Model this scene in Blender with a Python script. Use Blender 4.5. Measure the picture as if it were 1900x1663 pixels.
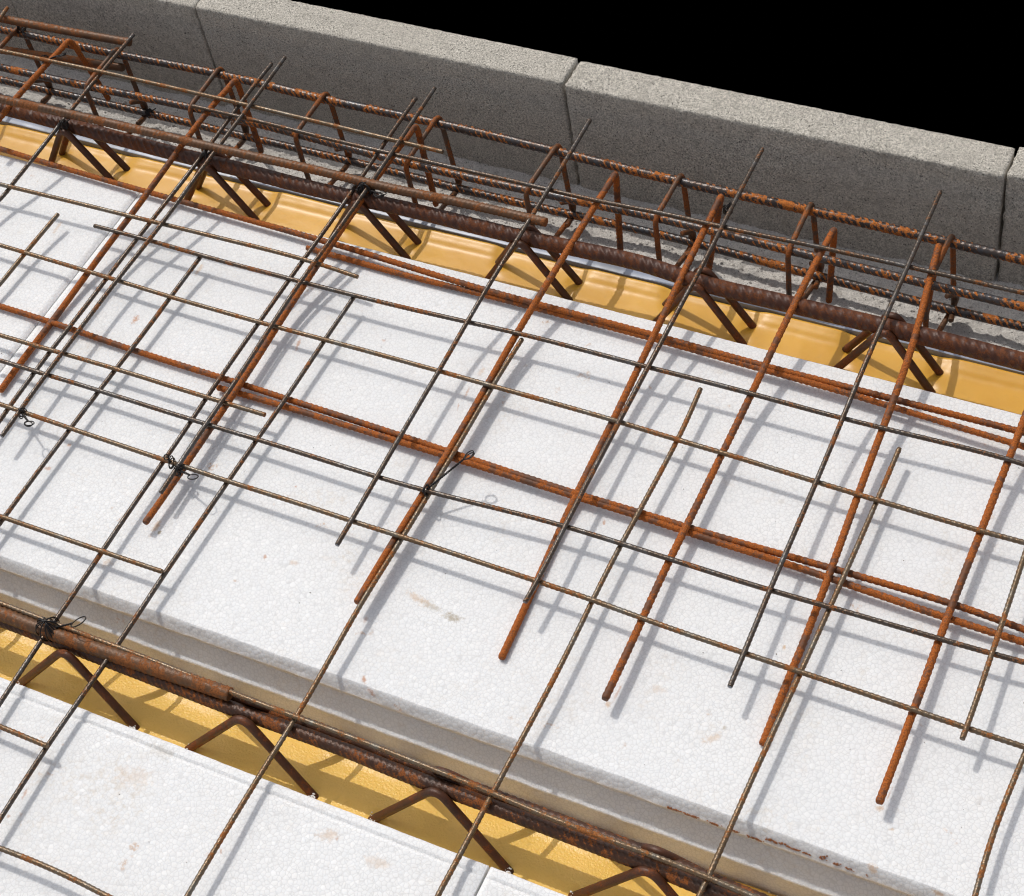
import bpy, math, random
import numpy as np
from mathutils import Vector, Matrix, noise as mn
for o in list(bpy.data.objects): bpy.data.objects.remove(o)
S = bpy.context.scene
COL = S.collection
# ---------------------------------------------------------------- camera
cd = bpy.data.cameras.new('camera'); cam = bpy.data.objects.new('camera', cd); COL.objects.link(cam)
_R = [[0.8927901341509227, 0.42722986711450817, -0.1428300283831903], [0.25989276856625687, -0.7474813083217096, -0.6113325139023091], [-0.3679422851611232, 0.5086711455866852, -0.7783778905103749]]
_C = [1.320251590890703, -1.3887865176008887, 1.3777922322085518]
m = Matrix.Identity(4)
for i in range(3):
    m[i][0] = _R[0][i]; m[i][1] = -_R[1][i]; m[i][2] = -_R[2][i]; m[i][3] = _C[i]
cam.matrix_world = m
cd.sensor_fit = 'HORIZONTAL'; cd.sensor_width = 36.0; cd.lens = 3440.9 / 1900 * 36
cd.clip_start = 0.05; cd.clip_end = 500
S.camera = cam
S.render.engine = 'CYCLES'; S.cycles.filter_width = 1.15; S.cycles.max_bounces = 12; S.cycles.diffuse_bounces = 6
S.render.resolution_x = 1024; S.render.resolution_y = 896
# ---------------------------------------------------------------- light
SUN = Vector((-.544, .335, 1)).normalized()
EL = math.asin(SUN.z); AZ = math.atan2(SUN.x, SUN.y)
w = bpy.data.worlds.new('World'); S.world = w; w.use_nodes = True
nt = w.node_tree; bg = nt.nodes['Background']; sky = nt.nodes.new('ShaderNodeTexSky')
sky.sky_type = 'NISHITA'; sky.sun_disc = False; sky.sun_elevation = EL; sky.sun_rotation = AZ
sky.air_density = 1.0; sky.dust_density = 3.0; sky.ozone_density = 1.0
hs = nt.nodes.new('ShaderNodeHueSaturation'); hs.inputs['Saturation'].default_value = .38
nt.links.new(sky.outputs[0], hs.inputs['Color']); nt.links.new(hs.outputs[0], bg.inputs[0]); bg.inputs[1].default_value = 0.145
sd = bpy.data.lights.new('sun', 'SUN'); sd.energy = 2.0; sd.angle = math.radians(.53); sd.color = (1, .955, .89)
sun = bpy.data.objects.new('sun', sd); COL.objects.link(sun)
sun.rotation_euler = SUN.to_track_quat('Z', 'Y').to_euler(); sun.location = (0, 0, 5)
S.view_settings.view_transform = 'Standard'; S.view_settings.look = 'None'
S.view_settings.exposure = -0.17; S.view_settings.gamma = 1.0; S.view_settings.use_curve_mapping = False

# ---------------------------------------------------------------- node helpers
class NT:
    def __init__(s, name):
        s.m = bpy.data.materials.new(name); s.m.use_nodes = True
        s.t = s.m.node_tree; s.b = s.t.nodes['Principled BSDF']
        s.co = s.t.nodes.new('ShaderNodeTexCoord').outputs['Object']
    def n(s, t, **k):
        x = s.t.nodes.new(t)
        for a, v in k.items(): setattr(x, a, v)
        return x
    def L(s, a, b): s.t.links.new(a, b)
    def put(s, sock, v):
        if hasattr(v, 'is_linked') or hasattr(v, 'links'): s.L(v, sock)
        else: sock.default_value = v
    def noise(s, scale, detail=3, rough=.55, co=None, dist=0, out=0):
        x = s.n('ShaderNodeTexNoise'); x.inputs['Scale'].default_value = scale
        x.inputs['Detail'].default_value = detail; x.inputs['Roughness'].default_value = rough
        x.inputs['Distortion'].default_value = dist
        s.L(co or s.co, x.inputs['Vector']); return x.outputs[out]
    def voro(s, scale, feature='F1', co=None, rnd=1.0, out='Distance'):
        x = s.n('ShaderNodeTexVoronoi', feature=feature); x.inputs['Scale'].default_value = scale
        x.inputs['Randomness'].default_value = rnd
        s.L(co or s.co, x.inputs['Vector']); return x.outputs[out]
    def rng(s, v, a, b, c=0., d=1., smooth=True):
        x = s.n('ShaderNodeMapRange')
        if smooth: x.interpolation_type = 'SMOOTHSTEP'
        s.put(x.inputs[0], v)
        for i, q in enumerate((a, b, c, d)): x.inputs[i + 1].default_value = q
        return x.outputs[0]
    def math(s, op, a, b=0.):
        x = s.n('ShaderNodeMath', operation=op); s.put(x.inputs[0], a); s.put(x.inputs[1], b); return x.outputs[0]
    def mix(s, f, a, b, mode='MIX'):
        x = s.n('ShaderNodeMix', data_type='RGBA', blend_type=mode)
        s.put(x.inputs[0], f)
        s.put(x.inputs[6], a if hasattr(a, 'links') else (*a, 1)); s.put(x.inputs[7], b if hasattr(b, 'links') else (*b, 1))
        return x.outputs[2]
    def bump(s, h, strength=.5, dist=.001, prev=None):
        x = s.n('ShaderNodeBump'); x.inputs['Strength'].default_value = strength; x.inputs['Distance'].default_value = dist
        s.L(h, x.inputs['Height'])
        if prev: s.L(prev, x.inputs['Normal'])
        return x.outputs[0]
    def attr(s, name):
        x = s.n('ShaderNodeAttribute', attribute_name=name); return x.outputs['Fac']
    def scaled(s, v):
        x = s.n('ShaderNodeMapping'); x.inputs['Scale'].default_value = v; s.L(s.co, x.inputs[0]); return x.outputs[0]
    def fin(s, color=None, rough=None, normal=None, metal=None, spec=None):
        if color is not None: s.put(s.b.inputs['Base Color'], color if hasattr(color, 'links') else (*color, 1))
        if rough is not None: s.put(s.b.inputs['Roughness'], rough)
        if normal is not None: s.L(normal, s.b.inputs['Normal'])
        if metal is not None: s.put(s.b.inputs['Metallic'], metal)
        if spec is not None: s.b.inputs['Specular IOR Level'].default_value = spec
        return s.m

def steel(name, base, mid, rust, cover, ribrust=0., metal=.5, rr=.42, grain=900, patch=90):
    """bar steel: `base` scale / bare metal, `mid` thin brown film, `rust` loose orange rust in patches"""
    t = NT(name)
    a = t.noise(patch, 5, .62); b = t.noise(grain, 2, .6); c = t.noise(patch * .22, 2, .5)
    v = t.math('ADD', t.math('MULTIPLY', a, .62), t.math('MULTIPLY', c, .38))
    v = t.math('ADD', v, t.math('MULTIPLY', t.attr('rib'), ribrust))
    v = t.math('ADD', v, t.math('MULTIPLY', t.math('SUBTRACT', b, .5), .22))
    f1 = t.rng(v, .62 - cover * .35, .68 - cover * .35)
    f0 = t.rng(v, .40 - cover * .25, .58 - cover * .25)
    col = t.mix(f1, t.mix(f0, base, mid), t.mix(t.rng(b, .36, .60), tuple(x * .42 for x in rust), rust))
    rough = t.math('ADD', t.math('MULTIPLY', f1, .84 - rr), rr)
    met = t.math('MULTIPLY', t.math('SUBTRACT', 1., f1), metal)
    nb = t.bump(b, .55, .0006)
    return t.fin(col, rough, nb, met, .45)

MAT = {}
MAT['wire'] = steel('mesh_wire_steel', (.17, .15, .12), (.16, .10, .052), (.34, .115, .022), .20, .04, .45, .27)
MAT['wire_dark'] = steel('mesh_wire_dark_steel', (.12, .112, .105), (.09, .062, .042), (.30, .10, .02), .15, .04, .55, .26)
MAT['orange'] = steel('orange_rusted_steel', (.085, .040, .020), (.15, .048, .013), (.43, .112, .011), .46, .03, .05, .6)
MAT['cage'] = steel('cage_bar_steel', (.085, .088, .095), (.08, .06, .05), (.48, .145, .02), .17, .13, .55, .27, 700, 105)
MAT['brown'] = steel('brown_rusted_steel', (.085, .046, .024), (.125, .055, .020), (.28, .09, .018), .28, .06, .2, .42)
MAT['chord'] = steel('dark_chord_steel', (.042, .012, .004), (.070, .020, .006), (.15, .042, .009), .30, .05, .05, .44)
MAT['chord2'] = steel('front_chord_steel', (.040, .018, .010), (.070, .026, .010), (.28, .080, .012), .22, .05, .2, .36)
MAT['diag'] = steel('diagonal_steel', (.045, .018, .008), (.085, .027, .009), (.20, .055, .012), .28, 0, .1, .40)
MAT['stirrup'] = steel('stirrup_steel', (.10, .08, .06), (.13, .06, .028), (.34, .10, .018), .34, .03, .25, .42)
t = NT('tie_wire_steel'); MAT['tie'] = t.fin(t.mix(t.noise(300), (.012, .012, .013), (.035, .03, .028)), .4, None, .6)
t = NT('cut_end_steel'); MAT['cut'] = t.fin((.16, .17, .19), .35, None, .8)

def eps_material(name, stains=()):
    t = NT(name)
    wob = t.noise(420, 2)
    co2 = t.n('ShaderNodeVectorMath', operation='MULTIPLY_ADD')
    nz = t.n('ShaderNodeTexNoise'); nz.inputs['Scale'].default_value = 150; t.L(t.co, nz.inputs['Vector'])
    t.L(nz.outputs['Color'], co2.inputs[0]); co2.inputs[1].default_value = (.0016,) * 3; t.L(t.co, co2.inputs[2])
    bead = t.voro(245, 'F1', co2.outputs[0]); edge = t.voro(245, 'DISTANCE_TO_EDGE', co2.outputs[0])
    cell = t.voro(245, 'F1', co2.outputs[0], out='Color')
    e = t.rng(edge, .0, .13)
    base = t.mix(e, (.70, .70, .697), (.84, .84, .835))
    sp = t.n('ShaderNodeSeparateColor'); t.L(cell, sp.inputs[0])
    base = t.mix(t.math('MULTIPLY', sp.outputs[0], .35), base, (.75, .755, .76))
    base = t.mix(t.rng(t.noise(7, 4), .35, .75, 0, .30), base, (.74, .745, .75))
    # weathered dirt: broad faint, then the separate stains
    d = t.math('MULTIPLY', t.rng(t.noise(9, 6, .7), .50, .72), t.rng(t.noise(160, 4, .7), .42, .68))
    base = t.mix(t.math('MULTIPLY', d, .38), base, (.60, .50, .38))
    sp2 = t.math('MULTIPLY', t.rng(t.noise(34, 3, .6), .66, .74), t.rng(t.noise(260, 3, .7), .45, .62))
    base = t.mix(t.math('MULTIPLY', sp2, .6), base, (.55, .33, .18))
    fine = t.noise(210, 5, .75)
    for (x, y, rx, ry, ang, col, st) in stains:
        mp = t.n('ShaderNodeMapping', vector_type='TEXTURE')
        mp.inputs['Location'].default_value = (x, y, -.055); mp.inputs['Rotation'].default_value = (0, 0, math.radians(ang))
        mp.inputs['Scale'].default_value = (rx, ry, .03); t.L(t.co, mp.inputs[0])
        ln = t.n('ShaderNodeVectorMath', operation='LENGTH'); t.L(mp.outputs[0], ln.inputs[0])
        v = t.math('ADD', t.math('SUBTRACT', 1., ln.outputs['Value']), t.math('MULTIPLY', t.math('SUBTRACT', fine, .55), 2.6))
        f = t.math('MULTIPLY', t.rng(v, .05, .75), t.rng(ln.outputs['Value'], 1.6, .35))
        base = t.mix(t.math('MULTIPLY', f, st), base, col)
    sq = t.math('MULTIPLY', bead, bead)
    h = t.math('SUBTRACT', 1., t.math('MULTIPLY', sq, 2.2))
    nb = t.bump(h, .23, .0009)
    nb = t.bump(t.noise(900, 2), .12, .0004, nb)
    nb = t.bump(t.noise(60, 3), .14, .0012, nb)
    m = t.fin(base, t.rng(sp.outputs[1], .0, .45, .44, .82, False), nb, None, .28)
    t.b.inputs['Subsurface Weight'].default_value = .9
    t.b.inputs['Subsurface Radius'].default_value = (1.0, .95, .9)
    t.b.inputs['Subsurface Scale'].default_value = .0042
    return m

def yellow_material(name, speck, ca=(.68, .35, .038), cb=(.76, .41, .052)):
    t = NT(name)
    a = t.noise(14, 4); c = t.mix(t.rng(a, .3, .7), ca, cb)
    c = t.mix(t.rng(t.noise(70, 5, .7), .55, .8, 0, .35), c, (.50, .27, .05))
    n1 = t.noise(430, 2, .5); n2 = t.noise(60, 2, .5)
    nb = t.bump(n2, .045, .0025)
    nb = t.bump(n1, speck, .0010, nb)
    m = t.fin(c, .36, nb, None, .45)
    t.b.inputs['Subsurface Weight'].default_value = .15
    t.b.inputs['Subsurface Radius'].default_value = (1, .6, .2); t.b.inputs['Subsurface Scale'].default_value = .004
    return m
MAT['yellow_r'] = yellow_material('yellow_coating_smooth', .05)
MAT['yellow_f'] = yellow_material('yellow_coating_speckled', .62, (.84, .52, .105), (.90, .57, .13))

def concrete(name, c1, c2, pit=.8, tint=(.36, .33, .29)):
    t = NT(name)
    g = t.noise(420, 4, .7); g2 = t.noise(1100, 2, .6); big = t.noise(6, 5, .6); mid = t.noise(60, 4, .6)
    fg = t.math('ADD', t.math('MULTIPLY', g, .55), t.math('MULTIPLY', g2, .45))
    col = t.mix(t.rng(fg, .41, .59), c1, c2)
    col = t.mix(t.rng(big, .35, .7, 0, .45), col, tint)
    col = t.mix(t.rng(mid, .45, .75, 0, .35), col, tuple(x * .75 for x in c1))
    pits = t.math('MULTIPLY', t.rng(t.voro(360), .30, .14), t.rng(t.noise(230, 2), .50, .60))
    col = t.mix(t.math('MULTIPLY', pits, .8), col, (.07, .062, .055))
    h = t.math('SUBTRACT', t.math('ADD', g, t.math('MULTIPLY', g2, .5)), t.math('MULTIPLY', pits, 1.4))
    nb = t.bump(h, pit, .0032); nb = t.bump(mid, .4, .003, nb)
    return t.fin(col, .92, nb, None, .25)
MAT['block'] = concrete('porous_concrete_block', (.38, .35, .295), (.96, .895, .785), 1.0, (.64, .59, .51))
MAT['floor'] = concrete('rough_mortar_bed', (.60, .57, .53), (.95, .91, .85), .8, (.78, .75, .70))
t = NT('dark_void_ground'); MAT['void'] = t.fin((.0, .0, .0), 1.0, None, None, 0)
t = NT('shade_tinted_strip_plastic'); MAT['strip'] = t.fin(t.mix(t.rng(t.noise(25, 4), .4, .7), (.27, .31, .40), (.20, .22, .26)), .35, t.bump(t.noise(50, 2), .2, .002))  # whitish strip; its bluish grey, sky-lit shade is put into the base colour
t = NT('rust_grain'); MAT['grain'] = t.fin(t.mix(t.noise(300), (.20, .07, .025), (.38, .16, .07)), .9)
t = NT('dark_grit'); MAT['grit'] = t.fin((.12, .10, .08), .9)
t = NT('polystyrene_crumb'); MAT['crumb'] = t.fin((.85, .86, .87), .5)

# ---------------------------------------------------------------- object helpers
def mesh(name, V, F, mat, parent=None, smooth=True, attr=None):
    me = bpy.data.meshes.new(name)
    V = np.asarray(V, dtype=np.float32)
    if isinstance(F, np.ndarray) and F.ndim == 2:
        k = F.shape[1]
        me.vertices.add(len(V)); me.vertices.foreach_set('co', V.ravel())
        me.loops.add(F.size); me.loops.foreach_set('vertex_index', F.astype(np.int32).ravel())
        me.polygons.add(len(F)); me.polygons.foreach_set('loop_start', np.arange(0, F.size, k, dtype=np.int32))
        me.polygons.foreach_set('loop_total', np.full(len(F), k, dtype=np.int32))
        me.update(calc_edges=True)
    else:
        me.from_pydata([tuple(map(float, v)) for v in V], [], [tuple(int(i) for i in f) for f in F]); me.update()
    me.validate()
    if attr is not None and len(me.vertices) == len(attr):
        a = me.attributes.new('rib', 'FLOAT', 'POINT'); a.data.foreach_set('value', np.asarray(attr, dtype=np.float32))
    me.materials.append(mat)
    if smooth: me.polygons.foreach_set('use_smooth', np.ones(len(me.polygons), dtype=bool))
    o = bpy.data.objects.new(name, me); COL.objects.link(o)
    if parent: o.parent = parent
    return o
def tag(o, label=None, cat=None, group=None, kind=None):
    if label: o['label'] = label
    if cat: o['category'] = cat
    if group: o['group'] = group
    if kind: o['kind'] = kind
    return o
def thing(name, label, cat, group=None, loc=(0, 0, 0)):
    o = bpy.data.objects.new(name, None); o.empty_display_size = .05; COL.objects.link(o); o.location = loc
    return tag(o, label, cat, group)

def catmull(P, step):
    P = np.asarray(P, float)
    if len(P) == 2: P = np.array([P[0], (P[0] + P[1]) / 2, P[1]])
    Q = np.vstack([2 * P[0] - P[1], P, 2 * P[-1] - P[-2]]); out = []
    for i in range(1, len(Q) - 2):
        n = max(2, int(np.linalg.norm(Q[i + 1] - Q[i]) / (step * 2)))
        t = np.linspace(0, 1, n, endpoint=False)[:, None]
        a, b, c, d = Q[i - 1], Q[i], Q[i + 1], Q[i + 2]
        out.append(.5 * ((2 * b) + (-a + c) * t + (2 * a - 5 * b + 4 * c - d) * t ** 2 + (-a + 3 * b - 3 * c + d) * t ** 3))
    P = np.vstack(out + [Q[-2][None]])
    s = np.r_[0, np.cumsum(np.linalg.norm(np.diff(P, axis=0), axis=1))]
    n = max(3, int(s[-1] / step)); u = np.linspace(0, s[-1], n)
    return np.stack([np.interp(u, s, P[:, k]) for k in range(3)], 1), u
def fillet(P, r, n=6):
    """round the corners of a polyline"""
    P = [np.array(p, float) for p in P]; out = [P[0]]
    for a, b, c in zip(P, P[1:], P[2:]):
        u = (a - b); v = (c - b); lu = np.linalg.norm(u); lv = np.linalg.norm(v); rr = min(r, lu * .48, lv * .48)
        p0 = b + u / lu * rr; p1 = b + v / lv * rr
        for t in np.linspace(0, 1, n): out.append((1 - t) ** 2 * p0 + 2 * t * (1 - t) * b + t * t * p1)
    return np.array(out + [P[-1]])
def tube(P, r, rib=0., pitch=.006, step=None, sides=10, seed=0, slant=1., roll0=None, style='crescent', curve=True, endr=.0):
    """ribbed bar along P, returns V, F, rib attribute"""
    step = step or (pitch / 5 if rib else max(r * .8, .001))
    if curve: C, u = catmull(P, step)
    else:
        P = np.asarray(P, float); s = np.r_[0, np.cumsum(np.linalg.norm(np.diff(P, axis=0), axis=1))]
        n = max(3, int(s[-1] / step)); u = np.linspace(0, s[-1], n); C = np.stack([np.interp(u, s, P[:, k]) for k in range(3)], 1)
    n = len(C); T = np.gradient(C, axis=0); T /= np.linalg.norm(T, axis=1)[:, None]
    N = np.zeros_like(T); ref = np.array([0, 0, 1.]) if abs(T[0][2]) < .9 else np.array([0, 1., 0])
    v = ref - T[0] * (ref @ T[0]); N[0] = v / np.linalg.norm(v)
    for i in range(1, n):
        v = N[i - 1] - T[i] * (N[i - 1] @ T[i]); N[i] = v / np.linalg.norm(v)
    B = np.cross(T, N)
    th = np.linspace(0, 2 * np.pi, sides, endpoint=False)[None, :] + np.zeros((n, 1))
    rs = np.random.RandomState(seed); a0 = rs.rand() * 6.28; roll = (a0 + .9 * np.sin(u * 1.7 + rs.rand() * 6) if roll0 is None else roll0 + .15 * np.sin(u * 2))[:, None]
    ph = th + roll
    if rib:
        if style == 'helix': k = np.cos(2 * np.pi * u[:, None] / pitch + ph * 2); amp = 1
        else:
            side = np.sign(np.sin(ph)) * slant; k = np.cos(2 * np.pi * u[:, None] / pitch + side * 6.6 * r / pitch * np.cos(ph)); amp = np.abs(np.sin(ph)) ** .5
        bmp = np.clip((k - .1) / .7, 0, 1) * amp
        bmp = np.maximum(bmp, .75 * np.clip(1 - np.abs(np.sin(ph)) * 5, 0, 1))
    else: bmp = np.zeros((n, sides))
    wob = 1 + .012 * np.sin(u * 37 + rs.rand() * 6)[:, None] + rs.randn(n, sides) * .008
    rr = r * wob + rib * bmp
    rr[0] *= .86; rr[-1] *= .86
    V = C[:, None, :] + rr[..., None] * (np.cos(th)[..., None] * N[:, None, :] + np.sin(th)[..., None] * B[:, None, :])
    V = V.reshape(-1, 3)
    i = np.arange(n - 1)[:, None] * sides; j = np.arange(sides)[None, :]; j2 = (j + 1) % sides
    F = np.stack([i + j, i + j2, i + sides + j2, i + sides + j], -1).reshape(-1, 4)
    c0 = len(V); V = np.vstack([V, C[0] - T[0] * r * .12, C[-1] + T[-1] * r * .12])
    jj = np.arange(sides); cap0 = np.stack([np.full(sides, c0), (jj + 1) % sides, jj, jj], -1)[:, :3]
    cap1 = np.stack([np.full(sides, c0 + 1), (n - 1) * sides + jj, (n - 1) * sides + (jj + 1) % sides], -1)
    caps = np.vstack([cap0, cap1])
    return V, F, caps, np.r_[bmp.ravel(), 0, 0]
def bar(name, P, r, mat, parent=None, cut=False, **k):
    V, F, caps, at = tube(P, r, **k)
    FF = [tuple(f) for f in F.tolist()] + [tuple(f) for f in caps.tolist()]
    me = bpy.data.meshes.new(name)
    nq = len(F); nt_ = len(caps)
    me.vertices.add(len(V)); me.vertices.foreach_set('co', V.astype(np.float32).ravel())
    me.loops.add(nq * 4 + nt_ * 3); me.loops.foreach_set('vertex_index', np.r_[F.ravel(), caps.ravel()].astype(np.int32))
    me.polygons.add(nq + nt_)
    me.polygons.foreach_set('loop_start', np.r_[np.arange(nq) * 4, nq * 4 + np.arange(nt_) * 3].astype(np.int32))
    me.polygons.foreach_set('loop_total', np.r_[np.full(nq, 4), np.full(nt_, 3)].astype(np.int32))
    me.update(calc_edges=True)
    a = me.attributes.new('rib', 'FLOAT', 'POINT'); a.data.foreach_set('value', at.astype(np.float32))
    me.materials.append(MAT[mat])
    sm = np.ones(nq + nt_, dtype=bool); sm[nq:] = False; me.polygons.foreach_set('use_smooth', sm)
    if cut:
        me.materials.append(MAT['cut']); mi = np.zeros(nq + nt_, dtype=np.int32); mi[nq:] = 1; me.polygons.foreach_set('material_index', mi)
    o = bpy.data.objects.new(name, me); COL.objects.link(o)
    if parent: o.parent = parent
    return o
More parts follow.
